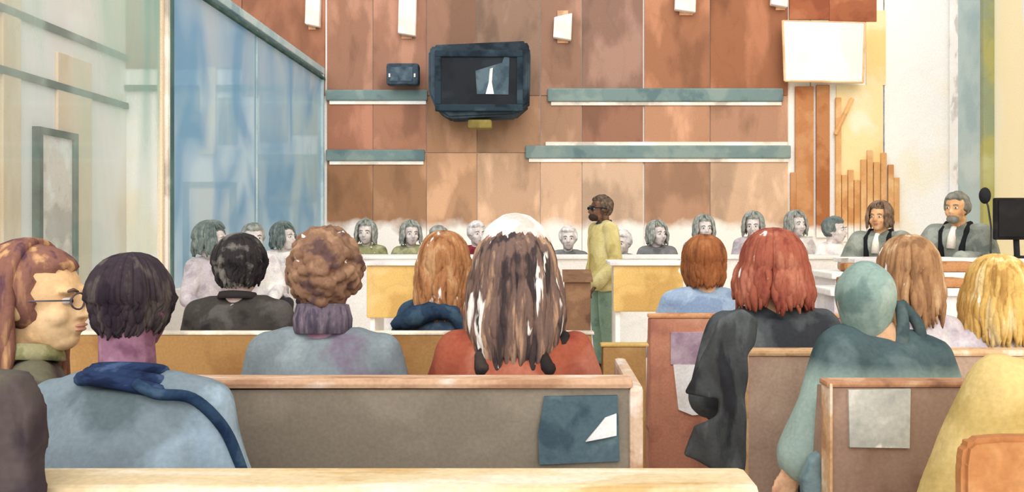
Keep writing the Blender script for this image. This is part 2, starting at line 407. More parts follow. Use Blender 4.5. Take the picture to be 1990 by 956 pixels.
bm = NB(); tube(bm, [(WX(930, Y0), Y0+.4, WZ(150, Y0)), (WX(930, Y0), YB, WZ(150, Y0))], .06); box(bm, WX(915, Y0), WX(945, Y0), YB-.03, YB, WZ(180, Y0), WZ(120, Y0)); part('bracket', bm, dkc, m1)
bm = NB(); box(bm, WX(908, Y0), WX(955, Y0), Y0+.05, Y0+.25, WZ(248, Y0), WZ(231, Y0), .03); part('bracket_foot', bm, wash((148, 130, 74), edge=.2), m1, label='olive bracket foot')
# speaker
Y1 = 12.2
sp = thing('loudspeaker', 'small slate blue loudspeaker on the timber wall left of the big monitor', 'speaker', (WX(782, Y1), Y1, WZ(164, Y1)))
bm = NB(); box(bm, WX(750, Y1), WX(813, Y1), Y1, Y1+.2, WZ(164, Y1), WZ(122, Y1), .04); part('cabinet', bm, wash((66, 80, 92), (84, 98, 110), (50, 62, 72), scale=5), sp)
bm = NB(); box(bm, WX(758, Y1), WX(802, Y1), Y1-.01, Y1+.01, WZ(158, Y1), WZ(130, Y1), .01); part('grille', bm, wash((78, 94, 106), (92, 108, 118), (60, 74, 86), scale=9), sp)
for a in (757, 806):
    bm = NB(); box(bm, WX(a-1.5, Y1), WX(a+1.5, Y1), Y1-.012, Y1, WZ(150, Y1), WZ(143, Y1)); part('badge', bm, cream, sp)
bm = NB(); box(bm, WX(775, Y1), WX(790, Y1), Y1+.2, YB, WZ(150, Y1), WZ(136, Y1)); part('bracket', bm, dkc, sp)
# white wall lamps
lampm = wash((248, 244, 236), (250, 247, 241), (240, 228, 212), scale=2, edge=.08)
for (a, b, t, bb, lb) in [(592, 622, -30, 52, 'white wedge shaped wall lamp nearest the glass screen'), (773, 809, -30, 70, 'tall white wall lamp above the small loudspeaker'),
                          (1075, 1112, 25, 78, 'short squarish white wall lamp right of the big monitor'), (1312, 1354, -40, 24, 'white wall lamp at the top of the reddest timber panels'),
                          (1499, 1533, -30, 14, 'white wall lamp just above the blank board')]:
    t0 = thing('wall_lamp', lb, 'wall lamp', (WX((a+b)/2, YB), YB-.06, WZ(bb, YB)), group='white wall lamps on the timber wall')
    bm = NB(); y = YB-.12
    prism(bm, [(WX(a+2, y), WZ(t+8, y)), (WX(b, y), WZ(t, y)), (WX(b-2, y), WZ(bb, y)), (WX(a, y), WZ(bb-6, y))], y, YB-.02)
    bmesh.ops.bevel(bm, geom=bm.edges[:], offset=.01, segments=1, affect='EDGES'); part('shade', bm, lampm, t0)
    bm = NB(); box(bm, WX(a+8, YB), WX(b-8, YB), YB-.02, YB, WZ(bb+6, YB), WZ(t-4, YB), .004); part('back_plate', bm, wash((226, 176, 138), edge=.1), t0)
# blank board
Yw = 12.3
wb = thing('projection_screen', 'blank white board with slanted sides hung on the wall at upper right', 'board', (WX(1600, Yw), Yw, WZ(162, Yw)))
bm = NB(); prism(bm, [(WX(1521, Yw), WZ(40, Yw)), (WX(1681, Yw), WZ(44, Yw)), (WX(1677, Yw), WZ(160, Yw)), (WX(1525, Yw), WZ(157, Yw))], Yw, Yw+.03); part('surface', bm, wash((250, 246, 240), (251, 248, 243), (246, 240, 228), scale=1, edge=0), wb)
fm = wash((236, 196, 150), (242, 214, 176), (222, 176, 128), scale=3)
for p in [((1521, 40), (1681, 44)), ((1681, 44), (1677, 160)), ((1677, 160), (1525, 157)), ((1525, 157), (1521, 40))]:
    bm = NB(); tube(bm, [(WX(p[0][0], Yw), Yw, WZ(p[0][1], Yw)), (WX(p[1][0], Yw), Yw, WZ(p[1][1], Yw))], .016 if p[0][1] > 41 else .008, 6); part('frame_bar', bm, fm, wb)
bm = NB(); box(bm, WX(1560, Yw), WX(1640, Yw), Yw+.03, YB, WZ(110, Yw), WZ(90, Yw)); part('bracket', bm, fm, wb)

# ---------------------------------------------------------------- HAIR
HC = Vector((0, -.012, .022))     # skull centre in head space
def sm(a, b, x):
    t = max(0, min(1, (x-a)/(b-a))); return t*t*(3-2*t)
def hair_cap(bm, g=.010, back=-.075, bumps=0, seed=0, br=.018, side=-.02):
    """skull cap; hairline sinks into the head over the face and below the ears"""
    q = bmesh.new(); bmesh.ops.create_icosphere(q, subdivisions=4, radius=1)
    rnd = random.Random(seed); pts = []
    for v in q.verts:
        n = v.co.normalized()
        p = Vector((n.x*(.077+g), n.y*(.098+g), n.z*(.094+g))) + HC
        if p.z < 0: p.x *= 1 - .25*sm(0, -.1, p.z); 
        f = sm(.02, .05, p.y) * sm(.085, .065, p.z)           # face
        f = max(f, sm(back+.02, back-.02, p.z), sm(side+.015, side-.015, p.z)*sm(-.015, .02, p.y))
        f = 1 if f > .6 else f*.3
        v.co = HC + (p-HC)*(1 - .24*f)
        if f < .1: pts.append((v.co.copy(), n.copy()))
    tmp = bpy.data.meshes.new('t'); q.to_mesh(tmp); bm.from_mesh(tmp); bpy.data.meshes.remove(tmp); q.free()
    for _ in range(bumps):
        p, n = rnd.choice(pts); r = br*rnd.uniform(.7, 1.25)
        ell(bm, p + n*rnd.uniform(-.004, .010), r, 8)
def hair_locks(bm, n, length, flare, seed=0, rad=.013, front=52, wav=.004, part_x=0.0, inward=.0, g=.012, fringe=True):
    rnd = random.Random(seed); A, B, C = .078+g, .100+g, .096+g
    for i in range(n):
        th = rnd.uniform(front, 360-front)*PI/180 if (i % 7 or not fringe) else rnd.uniform(-front, front)*PI/180
        isf = math.cos(th) > math.cos(front*PI/180)
        lay = rnd.uniform(0, .010); a, b, c = A+lay, B+lay, C+lay*.6
        pts = []; rr = []; L = length*rnd.uniform(.84, 1.06)
        endphi = (62 if isf else 92); ph = rnd.uniform(0, 40) if i % 3 else 2
        dth = 0
        while ph <= endphi:
            p = ph*PI/180
            pts.append(HC + Vector((math.sin(th)*a*math.sin(p) + part_x*math.cos(p), math.cos(th)*b*math.sin(p), c*math.cos(p)))); ph += 11
        base = pts[-1]; k1 = rnd.uniform(0, 9)
        if not isf:
            steps = 9
            for s in range(1, steps+1):
                t = s/steps; z = base.z - t*(L - .11)
                fl = 1 + (flare-1)*math.sin(min(1, t*1.3)*PI/2) - inward*t*t
                pts.append(Vector((math.sin(th)*a*fl + wav*math.sin(k1+t*9), (math.cos(th)*b)*(fl*.5+.5) - .008*t + wav*math.cos(k1*2+t*8), z)))
        m = len(pts); R0 = rad*rnd.uniform(.8, 1.25)
        rr = [R0*(.55 + .45*min(1, j/3))*(1 if j < m-3 else (m-j)/3.4) for j in range(m)]
        tube(bm, pts, rr, 7)

# ---------------------------------------------------------------- FIGURES
_cache = {}
def frame_joints(P):
    """joint positions in the figure's own space (looks along +y)"""
    st = P.get('stand', False); dz = .42 if st else 0
    w = P.get('sh', .165); ln = P.get('lean', (0, .04)); ty = P.get('tyaw', 0)
    T = Vector((ln[0], ln[1], 0))
    def R(v, yaw=ty): 
        c, s = math.cos(yaw), math.sin(yaw); return Vector((v[0]*c - v[1]*s, v[0]*s + v[1]*c, v[2]))
    J = {}
    J['sh'] = [R((s*w, 0, .965)) + T + Vector((0, 0, dz)) for s in (-1, 1)]
    J['nb'] = Vector((0, -.01, 1.0+dz)) + T
    J['head'] = Vector((0, .025, 1.168+dz)) + T + Vector(P.get('hoff', (0, 0, 0)))
    if st:
        el = [(-.235, -.02, 1.10), (.235, -.02, 1.10)]; wr = [(-.245, .06, .86), (.245, .05, .86)]
    else:
        el = [(-.235, .06, .72), (.235, .06, .72)]; wr = [(-.12, .27, .62), (.12, .27, .62)]
    J['el'] = [Vector(P['el'][i]) if P.get('el') and P['el'][i] else (R(el[i]) + T*.6) for i in range(2)]
    J['wr'] = [Vector(P['wr'][i]) if P.get('wr') and P['wr'][i] else (R(wr[i]) + T*.3) for i in range(2)]
    if st:
        J['hip'] = [Vector((s*.09, 0, .90)) for s in (-1, 1)]; J['kn'] = [Vector((s*.10, .02, .49)) for s in (-1, 1)]; J['an'] = [Vector((s*.105, -.02, .09)) for s in (-1, 1)]
    else:
        kd = P.get('knee', .40)
        J['hip'] = [Vector((s*.09, .02, .53)) for s in (-1, 1)]; J['kn'] = [Vector((s*.12, kd, .53)) for s in (-1, 1)]; J['an'] = [Vector((s*.12, kd-.06, .09)) for s in (-1, 1)]
    return J

def torso_rings(P, inf):
    st = P.get('stand', False); dz = .42 if st else 0; w = P.get('sh', .165); ln = P.get('lean', (0, .04)); ty = P.get('tyaw', 0)
    k = P.get('bulk', 1.0)
    base = [(.43, .165, .120), (.50, .178, .130), (.60, .162, .120), (.70, .150, .108), (.82, w*.98+.0, .118), (.91, w*1.0, .112), (.975, w*.84, .09), (1.02, w*.52, .066), (1.05, .062, .056)]
    out = []
    for z, rx, ry in base:
        t = max(0, (z-.5)/.5); tt = min(1, t)
        kk = k if z < .97 else 1
        out.append((ln[0]*tt, ln[1]*tt, z+dz, max(.03, rx*kk+inf), max(.03, ry*kk+inf), ty*tt))
    return out

def add_hand(bm, w, d, side, curl=.5, s=1.0):
    """palm and five fingers from wrist w along direction d"""
    d = Vector(d).normalized(); up = Vector((0, 0, 1)) if abs(d.z) < .8 else Vector((0, 1, 0))
    sx = d.cross(up).normalized(); n = sx.cross(d).normalized()
    rot = Matrix((sx, d, n)).transposed()
    ell(bm, w + d*.045*s, (.038*s, .050*s, .016*s), 14, rot)
    for i, (o, L) in enumerate([(-.028, .062), (-.010, .072), (.009, .068), (.027, .054)]):
        b = w + d*.080*s + sx*o*s; p1 = b + d*L*.45*s - n*L*.12*curl*s; p2 = p1 + (d*(1-curl*.5) - n*curl).normalized()*L*.32*s; p3 = p2 + (d*(1-curl) - n*curl*1.2).normalized()*L*.26*s
        limb(bm, [b, p1, p2, p3], [.0088*s, .0082*s, .0075*s, .0065*s], 8)
    t0 = w + d*.025*s - sx*side*.028*s; t1 = t0 + (d*.7 - sx*side*.7)*.035*s; t2 = t1 + (d - n*.3)*.028*s
    limb(bm, [t0, t1, t2], [.013*s, .010*s, .008*s], 8)

def head_matrix(P, J):
    yaw, pitch, roll = P.get('hyaw', 0), P.get('hpitch', 0), P.get('hroll', 0)
    hs = P.get('hs', 1.0)
    return Matrix.Translation(J['head']) @ Euler((pitch, roll, yaw), 'XYZ').to_matrix().to_4x4() @ Matrix.Scale(hs, 4)

def body_mesh(P, vox):
    J = frame_joints(P); bm = NB(); M = head_matrix(P, J)
    loft(bm, torso_rings(P, -.022))
    for i, s in enumerate((-1, 1)):
        limb(bm, [J['sh'][i], J['el'][i], J['wr'][i]], [.042, .034, .024])
        add_hand(bm, J['wr'][i], (J['wr'][i]-J['el'][i]), s, P.get('curl', .5))
        limb(bm, [J['hip'][i], J['kn'][i], J['an'][i]], [.075, .045, .035])
        an = J['an'][i]; limb(bm, [an + Vector((0, -.02, -.045)), an + Vector((0, .13, -.06))], [.030, .026])
    # neck
    hp = M @ Vector((0, -.03, -.06))
    limb(bm, [J['nb'], hp], [.058*P.get('neck', 1), .054*P.get('neck', 1)])
    h = bmesh.new()
    ell(h, (0, -.012, .022), (.076, .097, .094), 26)
    ell(h, (0, .030, -.035), (.060, .066, .074), 20)
    ell(h, (0, .048, -.082), (.036, .040, .030), 16)
    ell(h, (0, .010, -.070), (.055, .055, .035), 16)
    limb(h, [(0, .094, .010), (0, .106, -.012), (0, .114, -.028)], [.009, .010, .0125], 10)
    for s in (-1, 1):
        ell(h, (s*.010, .103, -.031), (.009, .009, .007), 8)
        ell(h, (s*.077, -.008, -.010), (.010, .020, .032), 12, Euler((0, s*.25, s*.3)).to_matrix())
        ell(h, (s*.030, .082, .024), (.027, .013, .009), 12)
        ell(h, (s*.036, .062, -.030), (.026, .028, .026), 12)
    ell(h, (0, .092, -.054), (.022, .010, .006), 10); ell(h, (0, .090, -.064), (.019, .010, .007), 10)
    h.transform(M); tmp = bpy.data.meshes.new('t'); h.to_mesh(tmp); bm.from_mesh(tmp); bpy.data.meshes.remove(tmp)
    me = remesh(bm, vox, 3)
    return me

def top_mesh(P, vox, inf=.012, hem=None, nz=.006, seed=0, arm=1.0, collar=True):
    J = frame_joints(P); bm = NB()
    rr = torso_rings(P, inf)
    loft(bm, rr[:-1])
    dz = .42 if P.get('stand') else 0
    if P.get('stand') and hem:
        loft(bm, [(0, 0, hem, .20*P.get('bulk', 1), .145, 0), (0, 0, .95, .185*P.get('bulk', 1), .135, 0), (0, 0, 1.1, .17, .12, 0)])
    for i, s in enumerate((-1, 1)):
        sh, e, w = J['sh'][i], J['el'][i], J['wr'][i]
        a = arm if not hasattr(arm, '__len__') else arm[i]
        limb(bm, [sh, sh.lerp(e, .5), e, e.lerp(w, .5), w.lerp(e, .06)], [(.050+inf)*a, (.047+inf)*a, (.042+inf)*a, (.038+inf)*a, (.033+inf)*a])
        nbp = J['nb'] + Vector((s*.03, 0, .0))
        limb(bm, [nbp, nbp.lerp(sh, .55) + Vector((0, 0, .004)), sh + Vector((0, 0, .004))], [.036+inf, .048+inf*.8, .050+inf*.6])
    return remesh(bm, vox, 5, nz, 7, seed)

def bottoms_mesh(P, vox):
    J = frame_joints(P); bm = NB(); st = P.get('stand')
    if st: loft(bm, [(0, 0, .84, .168, .125, 0), (0, 0, .92, .178, .128, 0), (0, 0, 1.05, .158, .115, 0)])
    else: loft(bm, [(0, .0, .45, .16, .12, 0), (0, 0, .52, .185, .135, 0), (0, 0, .62, .165, .125, 0)])
    for i in range(2):
        limb(bm, [J['hip'][i], J['hip'][i].lerp(J['kn'][i], .5), J['kn'][i], J['an'][i].lerp(J['kn'][i], .5), J['an'][i] + Vector((0, 0, .02))], [.088, .080, .062, .058, .052])
    return remesh(bm, vox, 4, .004, 6, 3)

def shoe_mesh(P, i):
    J = frame_joints(P); an = J['an'][i]; bm = NB()
    limb(bm, [an + Vector((0, -.03, -.045)), an + Vector((0, .05, -.045)), an + Vector((0, .15, -.055))], [.042, .042, .034])
    q = remesh(bm, .01, 3); 
    for v in q.vertices: v.co.z = max(v.co.z, .002)
    return q

def cached(key, fn):
    if key not in _cache: _cache[key] = fn()
    return _cache[key]

def local(name, me, mat, parent, label=None):
    o = bpy.data.objects.new(name, me); COL.objects.link(o)
    if not me.materials: me.materials.append(mat)
    o.material_slots[0].link = 'OBJECT'; o.material_slots[0].material = mat
    o.parent = parent
    if label: o['label'] = label
    return o

IRIS = wash((60, 52, 46), edge=0, scale=9); EYEW = wash((232, 226, 220), edge=0, scale=9)
def person(label, loc, P, skin, top, bottom, hair=None, rz=0, scale=1.0, vox=.009, group=None, topname='jacket', face=True, extra=None,
           inf=.012, nz=.006, arm=1.0, hem=None, seed=0, brow=None, lips=None, key=None, shoes=None):
    """hair = (style, material, kwargs)"""
    t = thing('person', label, 'person', loc, rz, group, scale)
    J = frame_joints(P); M = head_matrix(P, J)
    kk = key or id(t)
    b = local('body', cached((kk, 'b'), lambda: body_mesh(P, vox)), skin, t)
    local(topname, cached((kk, 't'), lambda: top_mesh(P, vox*1.15, inf, hem, nz, seed, arm)), top, t)
    local('trousers', cached((kk, 'l'), lambda: bottoms_mesh(P, vox*1.5)), bottom, t)
    for i in range(2): local('shoe', cached((kk, 's', i), lambda i=i: shoe_mesh(P, i)), shoes or IRIS, t)
    if face:
        def one(fn):
            bm = NB(); fn(bm); bm.transform(M); return tomesh(bm, True)
        for s in (-1, 1):
            e = local('eye', cached((kk, 'e', s), lambda: one(lambda bm: ell(bm, (s*.030, .0825, .003), (.0135, .011, .0085), 12))), EYEW, b)
            local('iris', cached((kk, 'i', s), lambda: one(lambda bm: ell(bm, (s*.030, .0915, .003), (.0062, .004, .0062), 10))), IRIS, e)
            local('eyebrow', cached((kk, 'br', s), lambda: one(lambda bm: tube(bm, [(s*.013, .096, .022), (s*.030, .097, .028), (s*.048, .085, .022)], [.003, .004, .0025], 6))), brow or (hair[1] if hair else IRIS), b)
        def lipsm():
            bm = NB(); ell(bm, (0, .0955, -.0535), (.021, .0085, .0045), 12); ell(bm, (0, .0935, -.0625), (.018, .009, .0055), 12)
            bm.transform(M); return tomesh(bm, True)
        local('lips', cached((kk, 'lp'), lipsm), lips or wash((176, 110, 100), edge=0), b)
    if hair:
        style, hm, kw = hair
        def hm_():
            bm = NB(); kw2 = dict(kw)
            if style == 'short':
                hair_cap(bm, kw2.get('g', .012), kw2.get('back', -.07), kw2.get('bumps', 60), kw2.get('seed', 1), kw2.get('br', .014))
                bm.transform(M); return remesh(bm, kw2.get('vox', .006), 4, kw2.get('nz', .005), kw2.get('ns', 15), 1)
            if style == 'curly':
                hair_cap(bm, kw2.get('g', .018), kw2.get('back', -.085), kw2.get('bumps', 320), kw2.get('seed', 1), kw2.get('br', .019), -.045)
                bm.transform(M); return remesh(bm, kw2.get('vox', .006), 2, .004, 40, 1)
            if style == 'long':
                hair_cap(bm, kw2.get('g', .012), kw2.get('back', -.09), 0, 1, .01, -.06)
                kw3 = {a: b_ for a, b_ in kw2.items() if a not in ('n', 'length', 'flare', 'vox', 'back')}
                hair_locks(bm, kw2.get('n', 110), kw2.get('length', .34), kw2.get('flare', 1.1), **kw3)
                bm.transform(M); return tomesh(bm, True)
        local('hair', cached((kk, 'h', style, str(kw)), hm_), hm, t)
    if extra: extra(t, P, J, M)
    return t

def collar(t, J, mat, r=.075, h=.05, off=(0, 0, 0), tilt=.25, name='collar', thick=.014, label=None):
    bm = NB(); pts = []
    c = J['nb'] + Vector(off)
    n = 28
    rings = []
    for a in range(n):
        th = 2*PI*a/n; x, y = math.sin(th)*r, math.cos(th)*r*.9
        z = -y*tilt*.8
        rings.append((Vector((c.x+x, c.y+y, c.z+.03+z)), Vector((c.x+x*.92, c.y+y*.92, c.z+.03+z+h))))
    vs = []
    for lo, hi in rings:
        o = (lo-Vector((c.x, c.y, lo.z))).normalized()*thick
        vs.append([bm.verts.new(lo+o), bm.verts.new(hi+o*.8), bm.verts.new(hi-o*.2), bm.verts.new(lo-o*.4)])
    for i in range(n):
        a, b = vs[i], vs[(i+1) % n]
        for k2 in range(4): bm.faces.new((a[k2], b[k2], b[(k2+1) % 4], a[(k2+1) % 4]))
    local(name, remesh_safe(bm), mat, t, label)
def remesh_safe(bm):
    bmesh.ops.recalc_face_normals(bm, faces=bm.faces[:])
    bmesh.ops.subdivide_edges(bm, edges=bm.edges[:], cuts=1, use_grid_fill=True, smooth=.2)
    return tomesh(bm, True)

skinA = wash((222, 176, 138), (232, 190, 152), (196, 140, 112), scale=9, edge=.1)
skinP = wash((150, 108, 128), (170, 128, 146), (124, 84, 104), scale=12, edge=.15)
skinM = wash((214, 188, 182), (226, 204, 196), (190, 160, 158), scale=14, edge=.1)
darktr = wash((70, 66, 70), edge=.1, scale=6)

def curve(ctl, n=6):
    c = [ctl[0]] + list(ctl) + [ctl[-1]]; out = []
    for i in range(1, len(c)-2):
        p0, p1, p2, p3 = c[i-1:i+3]
        for q in range(n):
            t = q/n; out.append(.5*((2*p1) + (p2-p0)*t + (2*p0-5*p1+4*p2-p3)*t*t + (3*p1-p0-3*p2+p3)*t**3))
    return out + [ctl[-1]]
# --- left foreground: woman in profile
P = dict(sh=.15, lean=(.05, .04), tyaw=-.9, hyaw=-1.66, hpitch=.0, hoff=(.045, -.02, .0), hs=1.05)
Yp = 2.02
skinF = wash((238, 196, 146), (244, 206, 158), (222, 170, 132), scale=7, edge=.1)
def f_woman(t, P, J, M):
    collar(t, J, wash((150, 148, 104), (176, 170, 130), (110, 112, 84), scale=20), r=.085, h=.035, thick=.016)
    bm = NB()
    for s in (-1, 1):
        n = 16
        pts = [Vector((s*.032 + math.cos(2*PI*q/n)*.024, .112 - abs(math.cos(2*PI*q/n))*.004, .003 + math.sin(2*PI*q/n)*.018)) for q in range(n+1)]
        tube(bm, pts, .0022, 6)
        tube(bm, [Vector((s*.055, .105, .006)), Vector((s*.079, .03, .006)), Vector((s*.082, -.01, -.002))], .002, 6)
    tube(bm, [Vector((-.009, .114, .004)), Vector((.009, .114, .004))], .002, 6)
    bm.transform(M)
    local('glasses', tomesh(bm, True), wash((96, 86, 90), edge=0), t)
person('auburn haired woman in profile with dark olive top at the far left edge', (WX(-22, Yp), Yp, -.0), P, skinF,
       wash((92, 80, 78), (116, 112, 92), (70, 58, 66), scale=6, edge=.15), darktr,
       ('long', wash((142, 98, 84), (204, 158, 112), (98, 68, 78), scale=9, stretch=(2.4, 2.4, .35), edge=.2), dict(n=150, length=.40, flare=1.12, seed=3, front=92, fringe=False, rad=.012)),
       vox=.006, topname='blouse', extra=f_woman, seed=1, brow=wash((110, 90, 84), edge=0), lips=wash((206, 150, 130), edge=0))

# --- left foreground: man from behind
P = dict(sh=.158, lean=(0, .14), hoff=(-.006, 0, .020), hyaw=-.12, hs=.90, neck=1.05)
Yp = 1.76
def f_scarf(t, P, J, M):
    nav = wash((42, 58, 92), (70, 90, 124), (28, 38, 66), scale=14, stretch=(1, 1, 2.5), edge=.1)
    bm = NB(); c = J['nb']
    for kx, (r, z, tk, til) in enumerate([(.070, .048, .013, .22), (.082, .028, .015, .28), (.096, .008, .016, .32)]):
        pts = [Vector((c.x + math.sin(a)*r, c.y + .004 + math.cos(a)*r*.88, c.z + z - math.cos(a)*r*til - math.sin(a)*.008*kx)) for a in [2*PI*q/26 for q in range(27)]]
        tube(bm, pts, tk, 10, cap=False)
    local('scarf', tomesh(bm, True), nav, t, 'navy wrapped scarf')
    bm = NB()
    s1 = J['sh'][1]; 
    ctl = [c + Vector((.05, -.078, .035)), c + Vector((.095, -.078, .012)), s1 + Vector((.005, -.070, .034)), s1 + Vector((.062, -.050, -.03)), s1 + Vector((.092, -.034, -.11)), s1 + Vector((.112, -.018, -.20)), s1 + Vector((.118, .0, -.27))]
    pts = curve(ctl); tube(bm, pts, .012, 10)
    local('strap', tomesh(bm, True), wash((44, 66, 92), (70, 92, 116), (30, 48, 74), scale=12), t, 'dark blue strap down the right shoulder')
person('man with short dark hair, slate blue jacket and navy scarf, seen from behind', (WX(238, 1.86), Yp, 0), P, skinP,
       wash((128, 142, 150), (164, 184, 200), (98, 112, 116), scale=3.2, edge=.12), darktr,
       ('long', wash((62, 52, 58), (92, 82, 78), (46, 38, 46), scale=11, edge=.2, stretch=(2, 2, .5)), dict(n=260, length=.195, flare=.90, seed=5, rad=.0075, inward=.24, g=.004, front=60, vox=.0045)),
       vox=.006, extra=f_scarf, seed=2, inf=.016, nz=.008, scale=.985)

# --- curly man, grey jacket, second row
P = dict(sh=.162, lean=(0, .06), hoff=(.0, 0, .025), hyaw=.1, hs=1.08)
def f_turtle(t, P, J, M):
    collar(t, J, wash((112, 100, 112), (140, 126, 138), (84, 76, 90), scale=20, stretch=(3, 3, .6), edge=.3), r=.070, h=.085, thick=.014, tilt=.15)
person('man with curly brown hair in a grey green jacket with mauve roll collar', (WX(624, 2.56), 2.53, 0), P, skinP,
       wash((130, 140, 144), (152, 164, 168), (124, 112, 128), scale=4, edge=.15), darktr,
       ('curly', wash((140, 106, 84), (166, 130, 102), (100, 76, 72), scale=15, white=.06, edge=.2), dict(g=.010, bumps=420, seed=2, br=.014, vox=.005)),
       vox=.007, extra=f_turtle, seed=4, inf=.018)

# --- woman with long grey-brown hair, red jumper
P = dict(sh=.158, lean=(0, .05), hoff=(0, 0, .025), hs=1.08)
def f_crown(t, P, J, M):
    # highlight on the hair, modelled as a white dome over the crown
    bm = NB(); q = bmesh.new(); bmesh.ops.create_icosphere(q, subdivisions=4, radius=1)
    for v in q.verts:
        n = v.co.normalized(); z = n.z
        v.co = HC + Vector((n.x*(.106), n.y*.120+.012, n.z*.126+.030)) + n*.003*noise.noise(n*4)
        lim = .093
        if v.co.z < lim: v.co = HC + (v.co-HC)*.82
    q.transform(M); local('crown_highlight', tomesh(q, True), wash((244, 238, 230), (248, 244, 238), (214, 200, 188), scale=9, edge=.25), t, 'white painted highlight over the crown of the hair')
    bm = NB(); p = M @ Vector((.0, -.14, -.205))
    for sx_ in (-.09, -.045, .035, .08):
        pp = M @ Vector((sx_, -.118, -.20)); limb(bm, [pp, pp + Vector((.01, -.004, -.035)), pp + Vector((.0, 0, -.075))], [.014, .024, .011], 10)
    pp = M @ Vector((.135, -.06, -.155)); limb(bm, [pp, pp + Vector((-.005, -.004, -.04)), pp + Vector((-.022, -.02, -.085))], [.016, .024, .013], 10)
    local('hair_ends', tomesh(bm, True), wash((48, 42, 40), (70, 60, 56), (34, 30, 32), scale=10, edge=0), t, 'darker curled hair ends')
person('woman with long grey brown hair, painted crown highlight and red jumper on the brown bench', (WX(1000, 2.56), 2.53, .0), P, skinA,
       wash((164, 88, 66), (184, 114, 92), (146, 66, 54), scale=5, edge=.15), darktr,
       ('long', wash((122, 98, 88), (186, 150, 122), (70, 60, 60), scale=11, white=.30, stretch=(2.6, 2.6, .30), wscale=10, edge=.35), dict(n=230, length=.365, flare=1.32, seed=8, rad=.013, inward=.22, g=.018)),  # white streaks are highlights painted into the hair colour
       vox=.007, topname='jumper', extra=f_crown, seed=6, inf=.028, nz=.009)

# --- black haired man in black jacket behind ochre bench
P = dict(sh=.165, lean=(0, .05), hoff=(0, 0, .0), hs=1.10)
def f_b(t, P, J, M):
    collar(t, J, wash((54, 50, 50)), r=.072, h=.03)
person('man with cropped black and grey hair in a black jacket on the ochre bench', (WX(462, 3.8), 3.76, 0), P, skinM,
       wash((68, 64, 60), (92, 88, 84), (46, 42, 42), scale=6, edge=.2, white=.02), darktr,
       ('long', wash((54, 50, 50), (120, 114, 108), (38, 34, 36), scale=13, white=.06, edge=.2), dict(n=200, length=.20, flare=.93, seed=9, rad=.009, inward=.22, g=.010, front=60)),
       vox=.009, extra=f_b, seed=7, inf=.022)

# --- auburn woman, dark teal shawl
P = dict(sh=.14, lean=(0, .03), hoff=(.0, 0, .015), hs=1.03)
def f_shawl(t, P, J, M):
    bm = NB(); c = J['nb']
    tube(bm, [c + Vector((-.21, -.09, -.075)), c + Vector((-.13, -.11, -.04)), c + Vector((-.03, -.11, -.01)), c + Vector((.06, -.12, -.02)), c + Vector((.10, -.12, -.10))], [.02, .045, .042, .035, .02], 12)
    local('shawl', remesh(bm, .009, 4, .006, 18, 3), wash((44, 62, 84), (64, 86, 104), (32, 44, 64), scale=10), t, 'dark teal shawl')
person('woman with wavy auburn hair and dark teal shawl on the ochre bench', (WX(862, 3.8), 3.78, 0), P, skinA,
       wash((58, 76, 96), (84, 100, 116), (42, 54, 72), scale=8), darktr,
       ('long', wash((170, 118, 78), (194, 150, 108), (138, 90, 60), scale=10, white=.26, stretch=(2, 2, .4), wscale=9, edge=.25), dict(n=150, length=.355, flare=1.18, seed=12, wav=.009, inward=.02)),
       vox=.009, topname='cardigan', extra=f_shawl, seed=8)

# --- person in pale blue jumper, brown bob
P = dict(sh=.155, lean=(0, .03), hs=1.0)
person('person with chestnut bob and pale blue jumper beyond the red framed pew', (WX(1370, 4.35), 4.33, 0), P, skinA,
       wash((154, 174, 198), (176, 192, 210), (132, 152, 180), scale=7, edge=.15), darktr,
       ('long', wash((150, 92, 56), (172, 112, 70), (116, 70, 48), scale=12, stretch=(1.5, 1.5, .5), edge=.3), dict(n=110, length=.25, flare=1.02, seed=15, inward=.18)),
       vox=.010, topname='jumper', seed=9, inf=.02)

# --- redhead, charcoal coat
P = dict(sh=.165, lean=(-.02, .03), hoff=(0, 0, .02), hs=1.06)
person('red haired woman in a charcoal coat behind the long right-hand pew', (WX(1520, 3.12), 3.12, 0), P, skinA,
       wash((82, 86, 88), (104, 108, 108), (58, 60, 64), scale=6, edge=.2), darktr,
       ('long', wash((164, 92, 72), (186, 118, 94), (136, 68, 56), scale=10, white=.08, stretch=(1.6, 1.6, .5), edge=.25), dict(n=170, length=.262, flare=1.26, seed=18, g=.014, rad=.013)),
       vox=.009, topname='coat', seed=10, inf=.035)

# --- brown haired woman
P = dict(sh=.135, lean=(0, .03), hoff=(.0, 0, .01), hs=.98)
person('woman with long light brown hair and pale lilac top behind the green hooded person', (WX(1782, 3.12), 3.15, 0), P, skinA,
       wash((214, 204, 206), (232, 226, 224), (190, 178, 186), scale=7, edge=.15), darktr,
       ('long', wash((172, 130, 92), (204, 170, 130), (142, 104, 74), scale=9, white=.14, stretch=(2.2, 2.2, .35), edge=.3), dict(n=140, length=.32, flare=1.18, seed=21)),
       vox=.009, topname='top', seed=11)
# --- blonde
P = dict(sh=.145, lean=(0, .03), hs=.98)
person('blonde woman with shoulder length hair and lilac top at the right edge', (WX(1958, 3.10), 3.12, -.06), P, skinA,
       wash((206, 194, 200), (230, 222, 222), (178, 166, 178), scale=7, edge=.15), darktr,
       ('long', wash((222, 182, 106), (238, 212, 154), (186, 142, 78), scale=11, white=.10, stretch=(2.4, 2.4, .3), edge=.35), dict(n=150, length=.31, flare=1.22, seed=24)),
       vox=.009, topname='top', seed=12)

